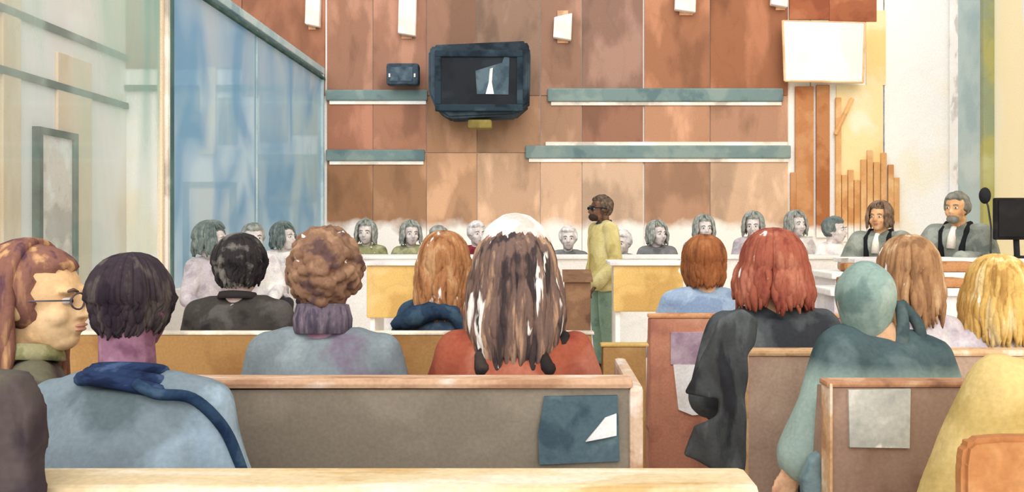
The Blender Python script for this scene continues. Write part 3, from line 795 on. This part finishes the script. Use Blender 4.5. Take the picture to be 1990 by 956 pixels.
# --- green hooded person leaning on the near right pew
Yp = 2.46
gx = WX(1742, Yp)
P = dict(sh=.115, lean=(-.01, .04), hoff=(-.058, 0, -.045), knee=.34, hs=.90, bulk=.92,
         el=[(-.195, -.0, .82), None], wr=[(-.272, -.02, .70), None])
hoodm = wash((144, 166, 156), (168, 184, 172), (112, 136, 130), scale=7, edge=.3)
def f_hood(t, P, J, M):
    bm = NB(); q = bmesh.new(); bmesh.ops.create_icosphere(q, subdivisions=4, radius=1)
    for v in q.verts:
        n = v.co.normalized(); p = HC + Vector((n.x*.090, n.y*.116 - .004, n.z*.112))
        if p.z < -.02: 
            s = 1 + (-.02-p.z)*1.6; p.x *= s; p.z = -.02 + (p.z+.02)*1.7
        if n.y > .75 and n.z < .5: p = HC + (p-HC)*.72
        v.co = p
    q.transform(M); tmp = bpy.data.meshes.new('t'); q.to_mesh(tmp); bm.from_mesh(tmp)
    local('hood', remesh(bm, .007, 3, .005, 12, 4), hoodm, t, 'pale green hood')
    bm = NB(); c = J['head']
    tube(bm, [c + Vector((.088, -.045, .008)), c + Vector((.085, -.07, -.06)), c + Vector((.07, -.085, -.12)), c + Vector((.03, -.09, -.17))], [.016, .018, .022, .024], 10)
    tube(bm, curve([c + Vector((.085, -.045, .004)), c + Vector((.132, -.05, -.05)), c + Vector((.138, -.06, -.11)), c + Vector((.10, -.075, -.18))]), .016, 10)
    local('scarf', tomesh(bm, True), wash((70, 86, 88), (92, 106, 106), (52, 64, 68), scale=9), t, 'dark teal scarf ends looping at the neck')
person('person in a pale green hood and dark teal coat behind the near right pew', (gx, Yp, 0), P, skinA,
       wash((80, 98, 100), (104, 122, 122), (62, 78, 82), scale=5, edge=.2, fade=(2, .965, .90, (158, 178, 168), .10)), darktr, None,
       vox=.008, topname='coat', extra=f_hood, seed=13, inf=.024, arm=(1.35, 1.0), nz=.008)

# --- person in yellow coat at lower right
P = dict(sh=.175, lean=(.04, .03), knee=.34, el=[(-.27, .02, .68), None], hoff=(.06, 0, 0))
person('person in a mustard yellow coat at the lower right edge, head out of view', (WX(2078, 1.84), 1.80, .02), P, skinA,
       wash((222, 194, 128), (236, 214, 158), (198, 170, 104), scale=4, edge=.25, white=.0), darktr,
       ('short', wash((120, 90, 66)), dict()), vox=.008, topname='coat', seed=14, inf=.03, nz=.01, arm=1.15)

# --- standing man
P = dict(stand=True, sh=.16, lean=(0, 0), hyaw=.0, curl=.7, hs=1.10, neck=.95, hoff=(0, 0, .0),
         el=[None, (.245, -.03, 1.10)], wr=[(-.20, .16, .87), (.225, .05, .86)])
def f_st(t, P, J, M):
    bm = NB(); ell(bm, (.0, .065, -.072), (.052, .050, .038), 16)
    bm.transform(M); local('beard', remesh(bm, .007, 2, .002, 50, 1), wash((58, 46, 40), edge=0), t)
    bm = NB()
    for s in (-1, 1): 
        ell(bm, (s*.034, .100, .004), (.028, .010, .016), 12); tube(bm, [(s*.058, .094, .008), (s*.085, .03, .008), (s*.087, -.02, .0)], .005, 6)
    tube(bm, [(-.02, .108, .008), (.02, .108, .008)], .004, 6)
    bm.transform(M); local('glasses', tomesh(bm, True), wash((30, 42, 56), edge=0), t, 'dark glasses')
    collar(t, J, wash((44, 56, 70), edge=0), r=.072, h=.02, name='neckband')
    bm = NB(); tube(bm, [(.0, .148, .76), (.0, .158, 1.05), (.0, .150, 1.30), (0, .10, 1.40)], .006, 6); local('zip', tomesh(bm), wash((168, 150, 92), edge=0), t)
person('standing man in khaki yellow jacket and green trousers, dark glasses, turned left', (WX(1172, 8.1), 8.1, 0), P,
       wash((112, 82, 66), (134, 100, 80), (84, 60, 50), scale=20, edge=.1),
       wash((198, 182, 122), (212, 198, 142), (176, 158, 98), scale=5, edge=.3), wash((134, 158, 138), (150, 172, 152), (112, 138, 122), scale=5, edge=.2),
       ('short', wash((96, 80, 66), (120, 104, 88), (66, 54, 46), scale=30), dict(g=.012, bumps=0, vox=.007)),
       rz=PI*.62, scale=.955, vox=.010, extra=f_st, hem=.80, seed=15, inf=.026, nz=.008, arm=1.05)

# --- the two robed judges at right
robe = wash((142, 146, 134), (162, 166, 154), (116, 122, 114), scale=7, edge=.3)
blk = wash((36, 36, 38), edge=0)
def judge(label, x, y, topz, hairm, style, kw, rz, beard, key, sc):
    P = dict(sh=.165, lean=(0, .06), curl=.35, hs=1.0, el=[(-.25, .12, .76), (.25, .12, .76)], wr=[(-.13, .36, .79), (.13, .36, .79)])
    def ex(t, P, J, M):
        for s in (-1, 1):
            bm = NB(); c = J['nb']
            p = [c + Vector((s*.045, -.06, .055)), c + Vector((s*.085, .0, .055)), c + Vector((s*.090, .085, -.005)), c + Vector((s*.075, .128, -.12)), c + Vector((s*.07, .14, -.24))]
            tube(bm, p, [.016, .022, .022, .022, .024], 8)
            local('stole', tomesh(bm, True), blk, t, 'black stole band')
        bm = NB(); tube(bm, [J['nb'] + Vector((0, .085, .03)), J['nb'] + Vector((0, .125, -.05)), J['nb'] + Vector((0, .14, -.13))], [.02, .03, .034], 8); local('bib', tomesh(bm, True), lampm, t)
        if beard:
            bm = NB(); ell(bm, (.0, .068, -.078), (.046, .046, .036), 16); bm.transform(M); local('beard', remesh(bm, .007, 2, .002, 50, 1), hairm, t)
    base = topz - 1.305*sc
    person(label, (x, y, base), P, wash((226, 172, 124), (236, 190, 146), (204, 146, 104), scale=16, edge=.1), robe, darktr, (style, hairm, kw),
           rz=rz, scale=sc, vox=.010, topname='robe', extra=ex, seed=20+key, inf=.03, nz=.008, arm=1.2)
    return base
b1 = judge('brown haired judge in grey green robe, left of the two at the high desk', WX(1716, 7.1), 7.1, WZ(390, 7.1), wash((128, 104, 84), (146, 124, 102), (98, 78, 64), scale=18), 'long', dict(n=90, length=.22, flare=1.0, seed=31, front=50, rad=.010), PI*.78, False, 1, .98)
b2 = judge('grey haired bearded judge in grey green robe, nearer the black screen', WX(1868, 6.7), 6.7, WZ(370, 6.7), wash((126, 124, 112), (146, 144, 132), (100, 98, 90), scale=18), 'short', dict(g=.016, bumps=0, nz=.008, vox=.007), PI*.74, True, 2, 1.02)

# --- far row of seated people facing the court
greyhair = wash((148, 150, 142), (170, 170, 162), (120, 124, 118), scale=22, edge=.2)
darkgrey = wash((108, 118, 114), (130, 138, 132), (88, 98, 96), scale=18, edge=.2)
palehair = wash((214, 208, 204), (230, 226, 222), (180, 174, 172), scale=22, edge=.2)
pale = wash((232, 226, 222), (242, 238, 232), (206, 196, 198), scale=8, edge=.2)
mauve = wash((190, 180, 184), (208, 198, 200), (166, 156, 162), scale=9, edge=.2)
ol = wash((150, 148, 108), (176, 172, 136), (122, 122, 88), scale=11, edge=.2, white=.05)
dg = wash((122, 122, 122), (142, 140, 138), (96, 98, 100), scale=9, edge=.2)
burg = wash((134, 48, 62), (160, 74, 84), (104, 34, 48), scale=14)
facem = wash((216, 204, 198), (228, 218, 212), (196, 182, 180), scale=22, edge=.1)
FARP = {'a': dict(sh=.16, lean=(0, .02), hs=1.12), 'b': dict(sh=.15, lean=(0, .05), hyaw=.45, hs=1.12), 'c': dict(sh=.15, lean=(.02, .03), hyaw=-.5, hpitch=-.12, hs=1.12)}
far = [ # x, top y, Y, hair, top, pose, style, rz, label
 (400, 428, 7.1, darkgrey, mauve, 'b', 'long', -2.1, 'seated person in mauve with dark grey hair, first beside the glass screen'),
 (490, 430, 8.4, greyhair, pale, 'a', 'short', -2.6, 'seated person in white with grey hair, second beside the glass screen'),
 (546, 430, 9.2, darkgrey, pale, 'b', 'long', -2.4, 'seated person in white with dark hair, third beside the glass screen'),
 (655, 440, 10.1, palehair, pale, 'c', 'short', PI, 'faint pale haired person in white at the left end of the far row'),
 (713, 425, 10.1, greyhair, ol, 'a', 'long', PI, 'seated person with grey bob and olive top under the speaker, left of another in olive'),
 (802, 427, 10.1, greyhair, ol, 'b', 'long', PI-.1, 'seated person with grey hair and olive top, right of another in olive'),
 (856, 436, 10.1, greyhair, pale, 'c', 'short', PI, 'grey haired person in white just above the auburn woman'),
 (928, 427, 10.1, palehair, burg, 'b', 'short', PI, 'white haired person in burgundy beside the woman in the red jumper'),
 (1104, 436, 10.1, palehair, dg, 'a', 'short', PI, 'pale haired person in dark grey left of the standing man'),
 (1212, 444, 10.1, palehair, dg, 'c', 'short', PI, 'pale haired person in dark grey close behind the right shoulder of the standing man'),
 (1276, 427, 10.1, greyhair, dg, 'b', 'long', PI, 'grey haired person in dark grey above the ochre desk panel'),
 (1366, 416, 10.0, greyhair, mauve, 'a', 'long', PI+.1, 'grey haired person in mauve straight above the pale blue jumper'),
 (1463, 410, 9.9, greyhair, mauve, 'c', 'long', PI+.2, 'grey bobbed person in mauve just left above the red haired woman'),
 (1543, 408, 9.9, greyhair, pale, 'a', 'long', PI+.3, 'grey haired person in white just right above the red haired woman'),
 (1613, 418, 9.6, darkgrey, pale, 'b', 'short', PI+.4, 'dark grey haired person in white at the right end of the far row'),
]
for (x, ty, y, hm, tm, ps, sty, rz, lb) in far:
    sc = 1.04; z = WZ(ty, y) - 1.325*sc
    person(lb, (WX(x, y), y, z), FARP[ps], facem, tm, darktr, (sty, hm, dict(n=70, length=.235, flare=1.04, seed=40, front=55) if sty == 'long' else dict(g=.018, bumps=0, nz=.008, vox=.009)),
           rz=rz, scale=sc, vox=.013, group='people seated in the far rows', key='far'+ps, topname='top', brow=darkgrey, lips=mauve, inf=.02)

# seating for them
lt = wash((236, 228, 216), (244, 238, 230), (214, 206, 200), scale=2, edge=.15)
b = thing('long_bench', 'long pale bench under the far row of seated people', 'bench', (.4, 10.1, 0))
bm = NB(); box(bm, -2.7, 3.75, 9.78, 10.25, .40, .50, .01); part('seat', bm, lt, b)
bm = NB(); box(bm, -2.7, 3.75, 10.28, 10.33, .45, .92, .01); part('backrest', bm, lt, b)
for x in (-2.5, -.9, .7, 2.2, 3.6):
    bm = NB(); box(bm, x-.04, x+.04, 9.85, 10.3, 0, .42, .01); part('leg', bm, lt, b)
for (x, y) in [(400, 7.1), (490, 8.4), (546, 9.2)]:
    s = thing('stool', {400: 'pale stool under the mauve person beside the glass', 490: 'pale stool under the second person beside the glass', 546: 'pale stool under the third person beside the glass'}[x], 'stool', (WX(x, y), y, 0), group='pale stools by the glass screen')
    bm = NB(); box(bm, WX(x, y)-.18, WX(x, y)+.18, y-.18, y+.18, .40, .46, .02); part('seat', bm, lt, s)
    for dx in (-.14, .14):
        for dy in (-.14, .14):
            bm = NB(); tube(bm, [(WX(x, y)+dx, y+dy, 0), (WX(x, y)+dx, y+dy, .41)], .018); part('leg', bm, lt, s)

# ---------------------------------------------------------------- DESKS
def desk(name, label, x0, x1, y0, y1, z, m_top, m_front, cat='desk', skirt=.0, group=None, zb=0):
    t = thing(name, label, cat, ((x0+x1)/2, (y0+y1)/2, zb), group=group)
    bm = NB(); box(bm, x0, x1, y0, y1, z-.035, z, .008); part('desktop', bm, m_top, t)
    bm = NB(); box(bm, x0+.03, x1-.03, y0+.03, y0+.06, max(skirt, zb+.02), z-.035, .004); part('front_panel', bm, m_front, t)
    for x in (x0+.03, x1-.07):
        bm = NB(); box(bm, x, x+.04, y0+.06, y1-.03, zb, z-.035, .004); part('side_panel', bm, m_front, t)
    return t
dw = wash((240, 234, 226), (246, 242, 235), (216, 208, 208), scale=2, edge=.2)
desk('long_desk', 'long white desk in front of the far row of people', WX(570, 9.3), WX(1665, 9.3), 9.0, 9.5, WZ(497, 9.0), dw, dw)
och = wash((222, 182, 112), (230, 194, 130), (202, 160, 94), scale=3, edge=.3, white=.02)
och2 = wash((174, 132, 82), (190, 150, 100), (156, 112, 68), scale=3, edge=.3, white=.03)
Yo = 7.0
def panel_desk(label, a, b, t_, bb):
    t = thing('counsel_table', label, 'table', (WX((a+b)/2, Yo), Yo+.2, 0))
    bm = NB(); box(bm, WX(a, Yo), WX(b, Yo), Yo, Yo+.04, WZ(bb, Yo), WZ(t_, Yo), .012); part('front_panel', bm, och, t)
    bm = NB(); box(bm, WX(a, Yo)-.03, WX(b, Yo)+.03, Yo-.03, Yo+.5, WZ(t_, Yo), WZ(t_, Yo)+.03, .008); part('tabletop', bm, dw, t)
    for x in (WX(a, Yo)+.02, WX(b, Yo)-.06):
        bm = NB(); box(bm, x, x+.04, Yo+.04, Yo+.45, 0, WZ(t_, Yo), .006); part('leg', bm, dw, t)
panel_desk('ochre fronted white table to the left of the auburn woman', 712, 905, 516, 618)
panel_desk('ochre fronted white table to the right of the standing man', 1192, 1328, 516, 606)
# lectern
Yl = 7.3
l = thing('lectern', 'tall dark brown wooden lectern box to the left of the standing man', 'lectern', (WX(1123, Yl), Yl, 0))
lm = wash((132, 98, 74), (150, 114, 86), (104, 76, 60), scale=4, edge=.25)
bm = NB(); box(bm, WX(1098, Yl), WX(1148, Yl), Yl, Yl+.3, 0.06, WZ(548, Yl), .01); part('cabinet', bm, lm, l)
bm = NB(); prism(bm, [(Yl-.03, WZ(548, Yl)), (Yl+.34, WZ(540, Yl)+.03), (Yl+.34, WZ(540, Yl)+.055), (Yl-.03, WZ(545, Yl)+.01)], WX(1094, Yl), WX(1152, Yl), 'x'); part('slanted_top', bm, lm, l)
bm = NB(); box(bm, WX(1094, Yl), WX(1152, Yl), Yl-.02, Yl+.33, 0, .06, .01); part('plinth', bm, lm, l)
# judges' dais and desks
bm = NB(); box(bm, 2.05, 5.6, 5.4, 8.6, 0, .26, .01); struct('floor_dais', bm, dw)
def dtag(o): pass
jd = desk('judges_desk', 'high white desk in front of the two robed judges', 2.12, 4.6, 6.0, 6.45, WZ(503, 6.0), dw, wash((232, 226, 222), (242, 238, 232), (204, 196, 204), scale=1.6, edge=.25), zb=.26)
for i, (x, y, z, lb) in enumerate([(WX(1716, 7.1), 7.1, b1, 'pale chair under the brown haired judge'), (WX(1868, 6.7), 6.7, b2, 'pale chair under the grey haired judge')]):
    c = thing('chair', lb, 'chair', (x, y, .26))
    zz = z + .44
    bm = NB(); box(bm, x-.2, x+.2, y-.2, y+.2, zz-.05, zz, .02); part('seat', bm, lt, c)
    bm = NB(); tube(bm, [(x, y, .28), (x, y, zz-.04)], .03); part('column', bm, lt, c, True)
    bm = NB()
    for q in range(5): 
        a = q*2*PI/5; tube(bm, [(x, y, .30), (x+.22*math.cos(a), y+.22*math.sin(a), .275)], .015)
    part('base', bm, lt, c)
ct = desk('clerk_desk', 'lower white desk below the judges with brown folders on it', WX(1600, 5.1), WX(2010, 5.1), 4.95, 5.4, WZ(530, 5.0), dw, wash((230, 222, 222), (242, 236, 232), (206, 194, 204), scale=1.4, edge=.25))
ct2 = desk('low_table', 'low white table nearest the right-hand pews with papers', WX(1590, 4.7), WX(1990, 4.7), 4.5, 4.85, WZ(560, 4.6), dw, wash((236, 230, 226), (244, 240, 235), (214, 206, 210), scale=1.4, edge=.25))
fold = wash((186, 134, 90), (202, 152, 106), (152, 100, 64), scale=9, edge=.3)
def slab(label, x0, x1, y, z0, z1, m, d=.16, name='folder', cat='folder', group=None):
    bm = NB(); box(bm, x0, x1, y, y+d, z0, z1, min(.02, (z1-z0)*.45)); return single(name, bm, m, label, cat, group)
zt = WZ(530, 5.0)
slab('upper long brown folder on the clerk desk at right', WX(1831, 5.05), WX(1900, 5.05), 5.05, zt, WZ(509, 5.05), fold)
slab('small brown folder on the left half of the clerk desk', WX(1646, 5.05), WX(1688, 5.05), 5.05, zt, zt+.05, fold)
zt2 = WZ(560, 4.6)
slab('lower shorter brown folder below the upper one on the low table', WX(1836, 4.6), WX(1882, 4.6), 4.6, zt2, WZ(541, 4.6), fold)
slab('tiny brown block standing on the low table at left', WX(1631, 4.6), WX(1645, 4.6), 4.62, zt2, zt2+.06, fold, .05, 'block', 'block')
pm = wash((250, 247, 242), edge=0)
for i, (px, y, z, rz, lb) in enumerate([(1640, 6.1, WZ(503, 6.0), .2, 'loose white paper sheet at the left end of the high desk'), (1770, 6.1, WZ(503, 6.0), -.3, 'loose white paper sheet between the two judges'),
                                (1740, 5.1, zt, .3, 'loose white paper sheet in the middle of the clerk desk'), (1720, 4.6, zt2, -.2, 'loose white paper sheet on the low table')]):
    bm = NB(); box(bm, -.10, .10, -.07, .07, 0, .003); me = tomesh(bm); me.transform(Matrix.Rotation(rz, 4, 'Z')); me.transform(Matrix.Translation((WX(px, y+.1), y+.1, z))); single('paper_sheet', me, pm, lb, 'paper', 'loose papers on the desks')
# black screen + microphone on judges' desk
zj = WZ(503, 6.0)
tv = thing('computer_screen', 'black computer screen on the high desk at the right edge', 'screen', (WX(1968, 6.15), 6.15, zj))
bm = NB(); box(bm, WX(1938, 6.1), WX(2020, 6.1), 6.12, 6.17, WZ(466, 6.1), WZ(384, 6.1), .012); part('panel', bm, wash((38, 36, 38), (52, 50, 50), (28, 26, 28), scale=4, edge=.1), tv)
bm = NB(); box(bm, WX(1943, 6.1), WX(2015, 6.1), 6.112, 6.122, WZ(460, 6.1), WZ(390, 6.1)); part('display', bm, wash((30, 29, 31), edge=0, rough=.4), tv)
bm = NB(); tube(bm, [(WX(1978, 6.15), 6.16, zj+.01), (WX(1978, 6.15), 6.18, WZ(440, 6.1))], .02); box(bm, WX(1950, 6.15), WX(2006, 6.15), 6.08, 6.26, zj, zj+.015, .005); part('stand', bm, blk, tv)
mc = thing('microphone', 'black microphone on a thin stem beside the grey haired judge', 'microphone', (WX(1925, 6.3), 6.3, zj))
bm = NB(); ell(bm, (WX(1914, 6.3), 6.3, WZ(380, 6.3)), (.04, .04, .06), 14); part('head', bm, blk, mc, True)
bm = NB(); tube(bm, [(WX(1925, 6.3), 6.3, zj), (WX(1926, 6.3), 6.3, WZ(440, 6.3)), (WX(1920, 6.3), 6.3, WZ(400, 6.3)), (WX(1915, 6.3), 6.3, WZ(388, 6.3))], .007, 8); part('stem', bm, wash((90, 90, 88), edge=0), mc, True)
bm = NB(); tube(bm, [(WX(1925, 6.3), 6.3, zj), (WX(1925, 6.3), 6.3, zj+.015)], .06, 20); part('base', bm, blk, mc)

# ---------------------------------------------------------------- BENCHES
def bench(label, x0, x1, Y, ztop, m_back, m_cap, m_end, seat=.42, capd=.05, ends=True, left_profile=None, zbot=.30, group=None, caph=.03, name='pew', m_seat=None, thick=.05):
    t = thing(name, label, 'pew', ((x0+x1)/2, Y+.2, 0), group=group)
    bm = NB()
    if left_profile:
        prism(bm, left_profile + [(x1, ztop-caph), (x1, zbot)], Y, Y+thick)
    else:
        box(bm, x0, x1, Y, Y+thick, zbot, ztop-caph, .006)
    part('backrest', bm, m_back, t)
    bm = NB(); box(bm, x0-.01, x1+.01, Y-capd*.5, Y+thick+capd*.5, ztop-caph, ztop, min(.012, caph*.45)); part('top_rail', bm, m_cap, t)
    bm = NB(); box(bm, x0 if not left_profile else left_profile[0][0]+.15, x1, Y+thick, Y+thick+seat, .385, .425, .012); part('seat', bm, m_seat or m_end, t)
    if ends:
        for x in ((x0 if not left_profile else left_profile[0][0]+.15), x1-.035):
            bm = NB(); prism(bm, [(Y+thick, 0), (Y+seat+.04, 0), (Y+seat+.04, .42), (Y+.17, .55), (Y+.10, ztop-caph-.01), (Y+thick, ztop-caph-.002)], x, x+.035, 'x'); part('end_panel', bm, m_end, t)
    return t
# near rail
capy = wash((226, 202, 160), (238, 222, 196), (210, 172, 116), scale=5, stretch=(.6, 3, 1), edge=.2)
ndark = wash((110, 100, 92), (128, 116, 104), (84, 76, 74), scale=4, edge=.2)
bench('nearest pew with a broad honey coloured top rail along the bottom edge', -2.2, WX(1436, 1.42), 1.35, .95, ndark, capy, ndark, capd=.065, seat=.50, caph=.028)
# brown bench
Yq = 2.27
lp = [(WX(445, Yq), .30), (WX(442, Yq), WZ(900, Yq)), (WX(432, Yq), WZ(850, Yq)), (WX(420, Yq), WZ(800, Yq)), (WX(395, Yq), WZ(772, Yq)), (WX(355, Yq), WZ(756, Yq)), (WX(328, Yq), WZ(748, Yq)), (WX(328, Yq), .945-.026)]
brown = wash((136, 125, 110), (150, 138, 122), (122, 111, 98), scale=3.2, edge=.12, stretch=(.7, 1, 1))
capp = wash((212, 172, 140), (236, 214, 196), (182, 138, 108), scale=7, stretch=(.5, 2, 1), edge=.2)
q = bench('long grey brown pew with pink top rail and teal panel at its right end', WX(328, Yq), WX(1222, Yq), Yq, .95, brown, capp, brown, left_profile=lp, capd=.03, caph=.026)
ed = wash((216, 186, 158), (238, 222, 206), (190, 150, 118), scale=8, edge=.2)
bm = NB(); box(bm, WX(1222, Yq), WX(1250, Yq), Yq-.012, Yq+.5, 0, .93, .012); part('end_post', bm, ed, q)
y = Yq-.006
bm = NB(); prism(bm, [(WX(1058, y), WZ(770, y)), (WX(1200, y), WZ(768, y)), (WX(1204, y), WZ(895, y)), (WX(1048, y), WZ(902, y)), (WX(1046, y), WZ(840, y))], y-.006, Yq+.001); part('inset_panel', bm, wash((84, 104, 112), (104, 124, 130), (66, 84, 94), scale=8, edge=.35), q, label='teal inset panel')
y = Yq-.02
bm = NB(); prism(bm, [(WX(1138, y), WZ(858, y)), (WX(1160, y), WZ(832, y)), (WX(1176, y), WZ(812, y)), (WX(1198, y), WZ(804, y)), (WX(1198, y), WZ(846, y)), (WX(1170, y), WZ(852, y))], y-.003, y+.006); single('paper_sheet', bm, pm, 'folded white paper tucked on the teal panel of the brown pew', 'paper')
# ochre bench
Ya = 3.45
oc = bench('ochre wooden pew carrying the black jacketed man and the auburn woman', WX(62, Ya), WX(1150, Ya), Ya, .93, och2, wash((236, 222, 200), scale=6, edge=.1), och2, capd=.01, caph=.012)
# small ochre bench to the right beyond the brown pew
bench('short ochre pew seen between the red jumper and the red framed pew', WX(1172, Ya), WX(1256, Ya), Ya, WZ(668, Ya), och2, wash((206, 170, 104), edge=.1), och2, capd=.01, caph=.012)
# red framed pew
Yr = 3.97
redb = wash((200, 138, 112), (216, 160, 132), (176, 116, 98), scale=4, edge=.3)
capr = wash((216, 158, 112), (232, 190, 150), (190, 126, 90), scale=8)
r = bench('red brown framed pew with lilac inset under the pale blue jumper', WX(1264, Yr), WX(1640, Yr), Yr, .95, redb, capr, redb, capd=.012, caph=.02, zbot=.2)
bm = NB(); box(bm, WX(1303, Yr), WX(1398, Yr), Yr-.008, Yr, WZ(708, Yr), WZ(645, Yr), .002); part('inset_panel', bm, wash((188, 164, 178), (206, 186, 196), (166, 140, 158), scale=6, edge=.2), r, label='lilac inset panel')
bm = NB(); prism(bm, [(WX(1308, Yr), WZ(708, Yr)), (WX(1400, Yr), WZ(708, Yr)), (WX(1400, Yr), WZ(800, Yr)), (WX(1345, Yr), WZ(806, Yr)), (WX(1318, Yr), WZ(795, Yr))], Yr-.012, Yr); part('notice', bm, wash((240, 234, 228), edge=.1), r, label='white lower inset')
# right long pew
Y2 = 2.8
br2 = wash((190, 160, 140), (204, 176, 154), (170, 140, 124), scale=3, edge=.25)
cap2 = wash((222, 180, 136), (242, 222, 196), (192, 146, 106), scale=8, edge=.2)
b2_ = bench('long mid brown right-hand pew in front of the red haired woman', WX(1448, Y2), WX(2060, Y2), Y2, .95, br2, cap2, br2, capd=.02, caph=.02, zbot=.12)
bm = NB(); box(bm, WX(1444, Y2), WX(1454, Y2), Y2-.012, Y2+.06, .02, .94, .006); part('end_post', bm, cap2, b2_)
# near right pew with notice
Y3 = 2.23
b3 = wash((164, 136, 118), (178, 150, 130), (148, 118, 102), scale=3.4, edge=.25)
b3_ = bench('near right brown pew with a pale grey notice fixed on its back', WX(1612, Y3), WX(1892, Y3), Y3, .95, b3, wash((190, 140, 108), (212, 170, 136), (150, 108, 86), scale=8), b3, capd=.015, caph=.016, zbot=.12)
bm = NB(); box(bm, WX(1610, Y3), WX(1616, Y3), Y3-.012, Y3+.06, .02, .945, .004); part('end_post', bm, cap2, b3_)
y = Y3-.004
bm = NB(); prism(bm, [(WX(1648, y), WZ(757, y)), (WX(1768, y), WZ(755, y)), (WX(1766, y), WZ(870, y)), (WX(1650, y), WZ(868, y))], y-.006, Y3+.001)
single('notice', bm, wash((204, 204, 194), (226, 224, 214), (184, 186, 178), scale=7, edge=.15, white=.1), 'blank pale grey notice fixed to the back of the near right pew', 'notice')
# orange chair lower right
Yc = 1.40
oc_ = thing('chair', 'orange brown chair back behind the yellow coat at the lower right corner', 'chair', (WX(1990, Yc), Yc+.2, 0))
om = wash((184, 124, 76), (204, 148, 96), (160, 100, 62), scale=5, edge=.25)
bm = NB(); prism(bm, [(WX(1872, Yc), .55), (WX(1872, Yc), WZ(905, Yc)), (WX(1878, Yc), WZ(868, Yc)), (WX(1895, Yc), WZ(855, Yc)), (WX(1950, Yc), WZ(850, Yc)), (WX(2200, Yc), WZ(850, Yc)), (WX(2240, Yc), WZ(870, Yc)), (WX(2245, Yc), .55)], Yc, Yc+.035)
bmesh.ops.bevel(bm, geom=bm.edges[:], offset=.008, segments=2, affect='EDGES'); part('backrest', bm, om, oc_)
bm = NB(); box(bm, WX(1872, Yc), WX(2245, Yc), Yc+.02, Yc+.52, .40, .44, .015); part('seat', bm, om, oc_)
for x in (WX(1882, Yc), WX(2235, Yc)):
    bm = NB(); tube(bm, [(x, Yc+.02, 0), (x, Yc+.02, .6)], .02); part('leg', bm, om, oc_)
    bm = NB(); tube(bm, [(x, Yc+.48, 0), (x, Yc+.48, .41)], .02); part('leg', bm, om, oc_)

# ---------------------------------------------------------------- COATS
def cloth(name, polys, Y, d, mat, label, cat, nz=.012, vox=.008, seed=0, nscale=14):
    bm = NB()
    for poly, dy in polys:
        prism(bm, [(WX(a, Y), WZ(b_, Y)) for a, b_ in poly], Y+dy, Y+dy+(d if dy or d < .1 else .05))
    me = remesh(bm, vox, 5)
    ns = [v.normal.copy() for v in me.vertices]
    for v in me.vertices:
        v.co.y += nz*math.sin(v.co.x*62 + v.co.z*16 + 2*noise.noise(v.co*6)) + nz*.8*noise.noise(v.co*nscale)
        v.co.x += .006*noise.noise(v.co*11 + Vector((seed, 0, 0)))
    return single(name, me, mat, label, cat, smooth=True)
cloth('coat', [([(1398, 622), (1445, 600), (1475, 622), (1468, 672), (1455, 690), (1452, 800), (1450, 922), (1410, 926), (1330, 886), (1352, 832), (1398, 806), (1402, 776), (1334, 768), (1352, 722), (1374, 680)], 0)], 2.70, .035,
      wash((72, 74, 74), (94, 98, 98), (48, 48, 52), scale=7, edge=.25, stretch=(1.8, 1, .6)), 'black coat draped over the left end of the long right-hand pew', 'coat')
cloth('bag', [([(1580, 892), (1612, 876), (1616, 990), (1570, 990), (1560, 935)], 0)], 2.30, .05,
      wash((104, 130, 136), (130, 152, 156), (80, 104, 112), scale=8, edge=.2), 'slate teal bag hanging between the two right-hand pews under the pale green sleeve', 'bag', nz=.006)
# dark coat over near pew at the left corner
Yk = 1.24
cloth('coat', [([(-160, 700), (20, 735), (70, 800), (62, 870), (40, 905), (52, 960), (60, 1100), (-160, 1100)], 0), ([(-260, 745), (-70, 765), (-35, 820), (-40, 870), (-60, 905), (-50, 974), (-260, 974)], .03)], Yk, .13,
      wash((86, 76, 74), (104, 98, 84), (64, 54, 60), scale=4, edge=.2), 'dark olive coat draped over the nearest pew in the lower left corner', 'coat', nz=.010)

# ---------------------------------------------------------------- LIGHT + CAMERA
w = bpy.data.worlds.new('World'); bpy.context.scene.world = w; w.use_nodes = True
bg = w.node_tree.nodes['Background']; bg.inputs[0].default_value = (.985, .99, 1.0, 1); bg.inputs[1].default_value = .80
s = bpy.data.lights.new('front_sun', 'SUN'); s.energy = 1.9; s.angle = 1.0; s.color = (1, .975, .94)  # soft frontal sun added to light viewer-facing sides; no window there
so = bpy.data.objects.new('front_sun', s); COL.objects.link(so); so.rotation_euler = Vector((-.16, .86, -.46)).to_track_quat('-Z', 'Y').to_euler()
s2 = bpy.data.lights.new('side_fill', 'SUN'); s2.energy = .9; s2.angle = 1.2; s2.color = (1, .98, .95)  # second soft sun added from the left to lift the right wall
so2 = bpy.data.objects.new('side_fill', s2); COL.objects.link(so2); so2.rotation_euler = Vector((.78, .35, -.5)).to_track_quat('-Z', 'Y').to_euler()
cam = bpy.data.cameras.new('camera'); co = bpy.data.objects.new('camera', cam); COL.objects.link(co)
co.location = (0, 0, H); co.rotation_euler = (PI/2, 0, 0)
cam.sensor_width = 36; cam.lens = F/1990*36
cam.shift_x = -(CX - 995)/1990; cam.shift_y = (CY - 478)/1990
cam.clip_start = .05
bpy.context.scene.camera = co
bpy.context.scene.view_settings.view_transform = 'Standard'
bpy.context.scene.view_settings.look = 'None'
bpy.context.scene.view_settings.exposure = .22

bpy.data.scenes.remove(TMP)
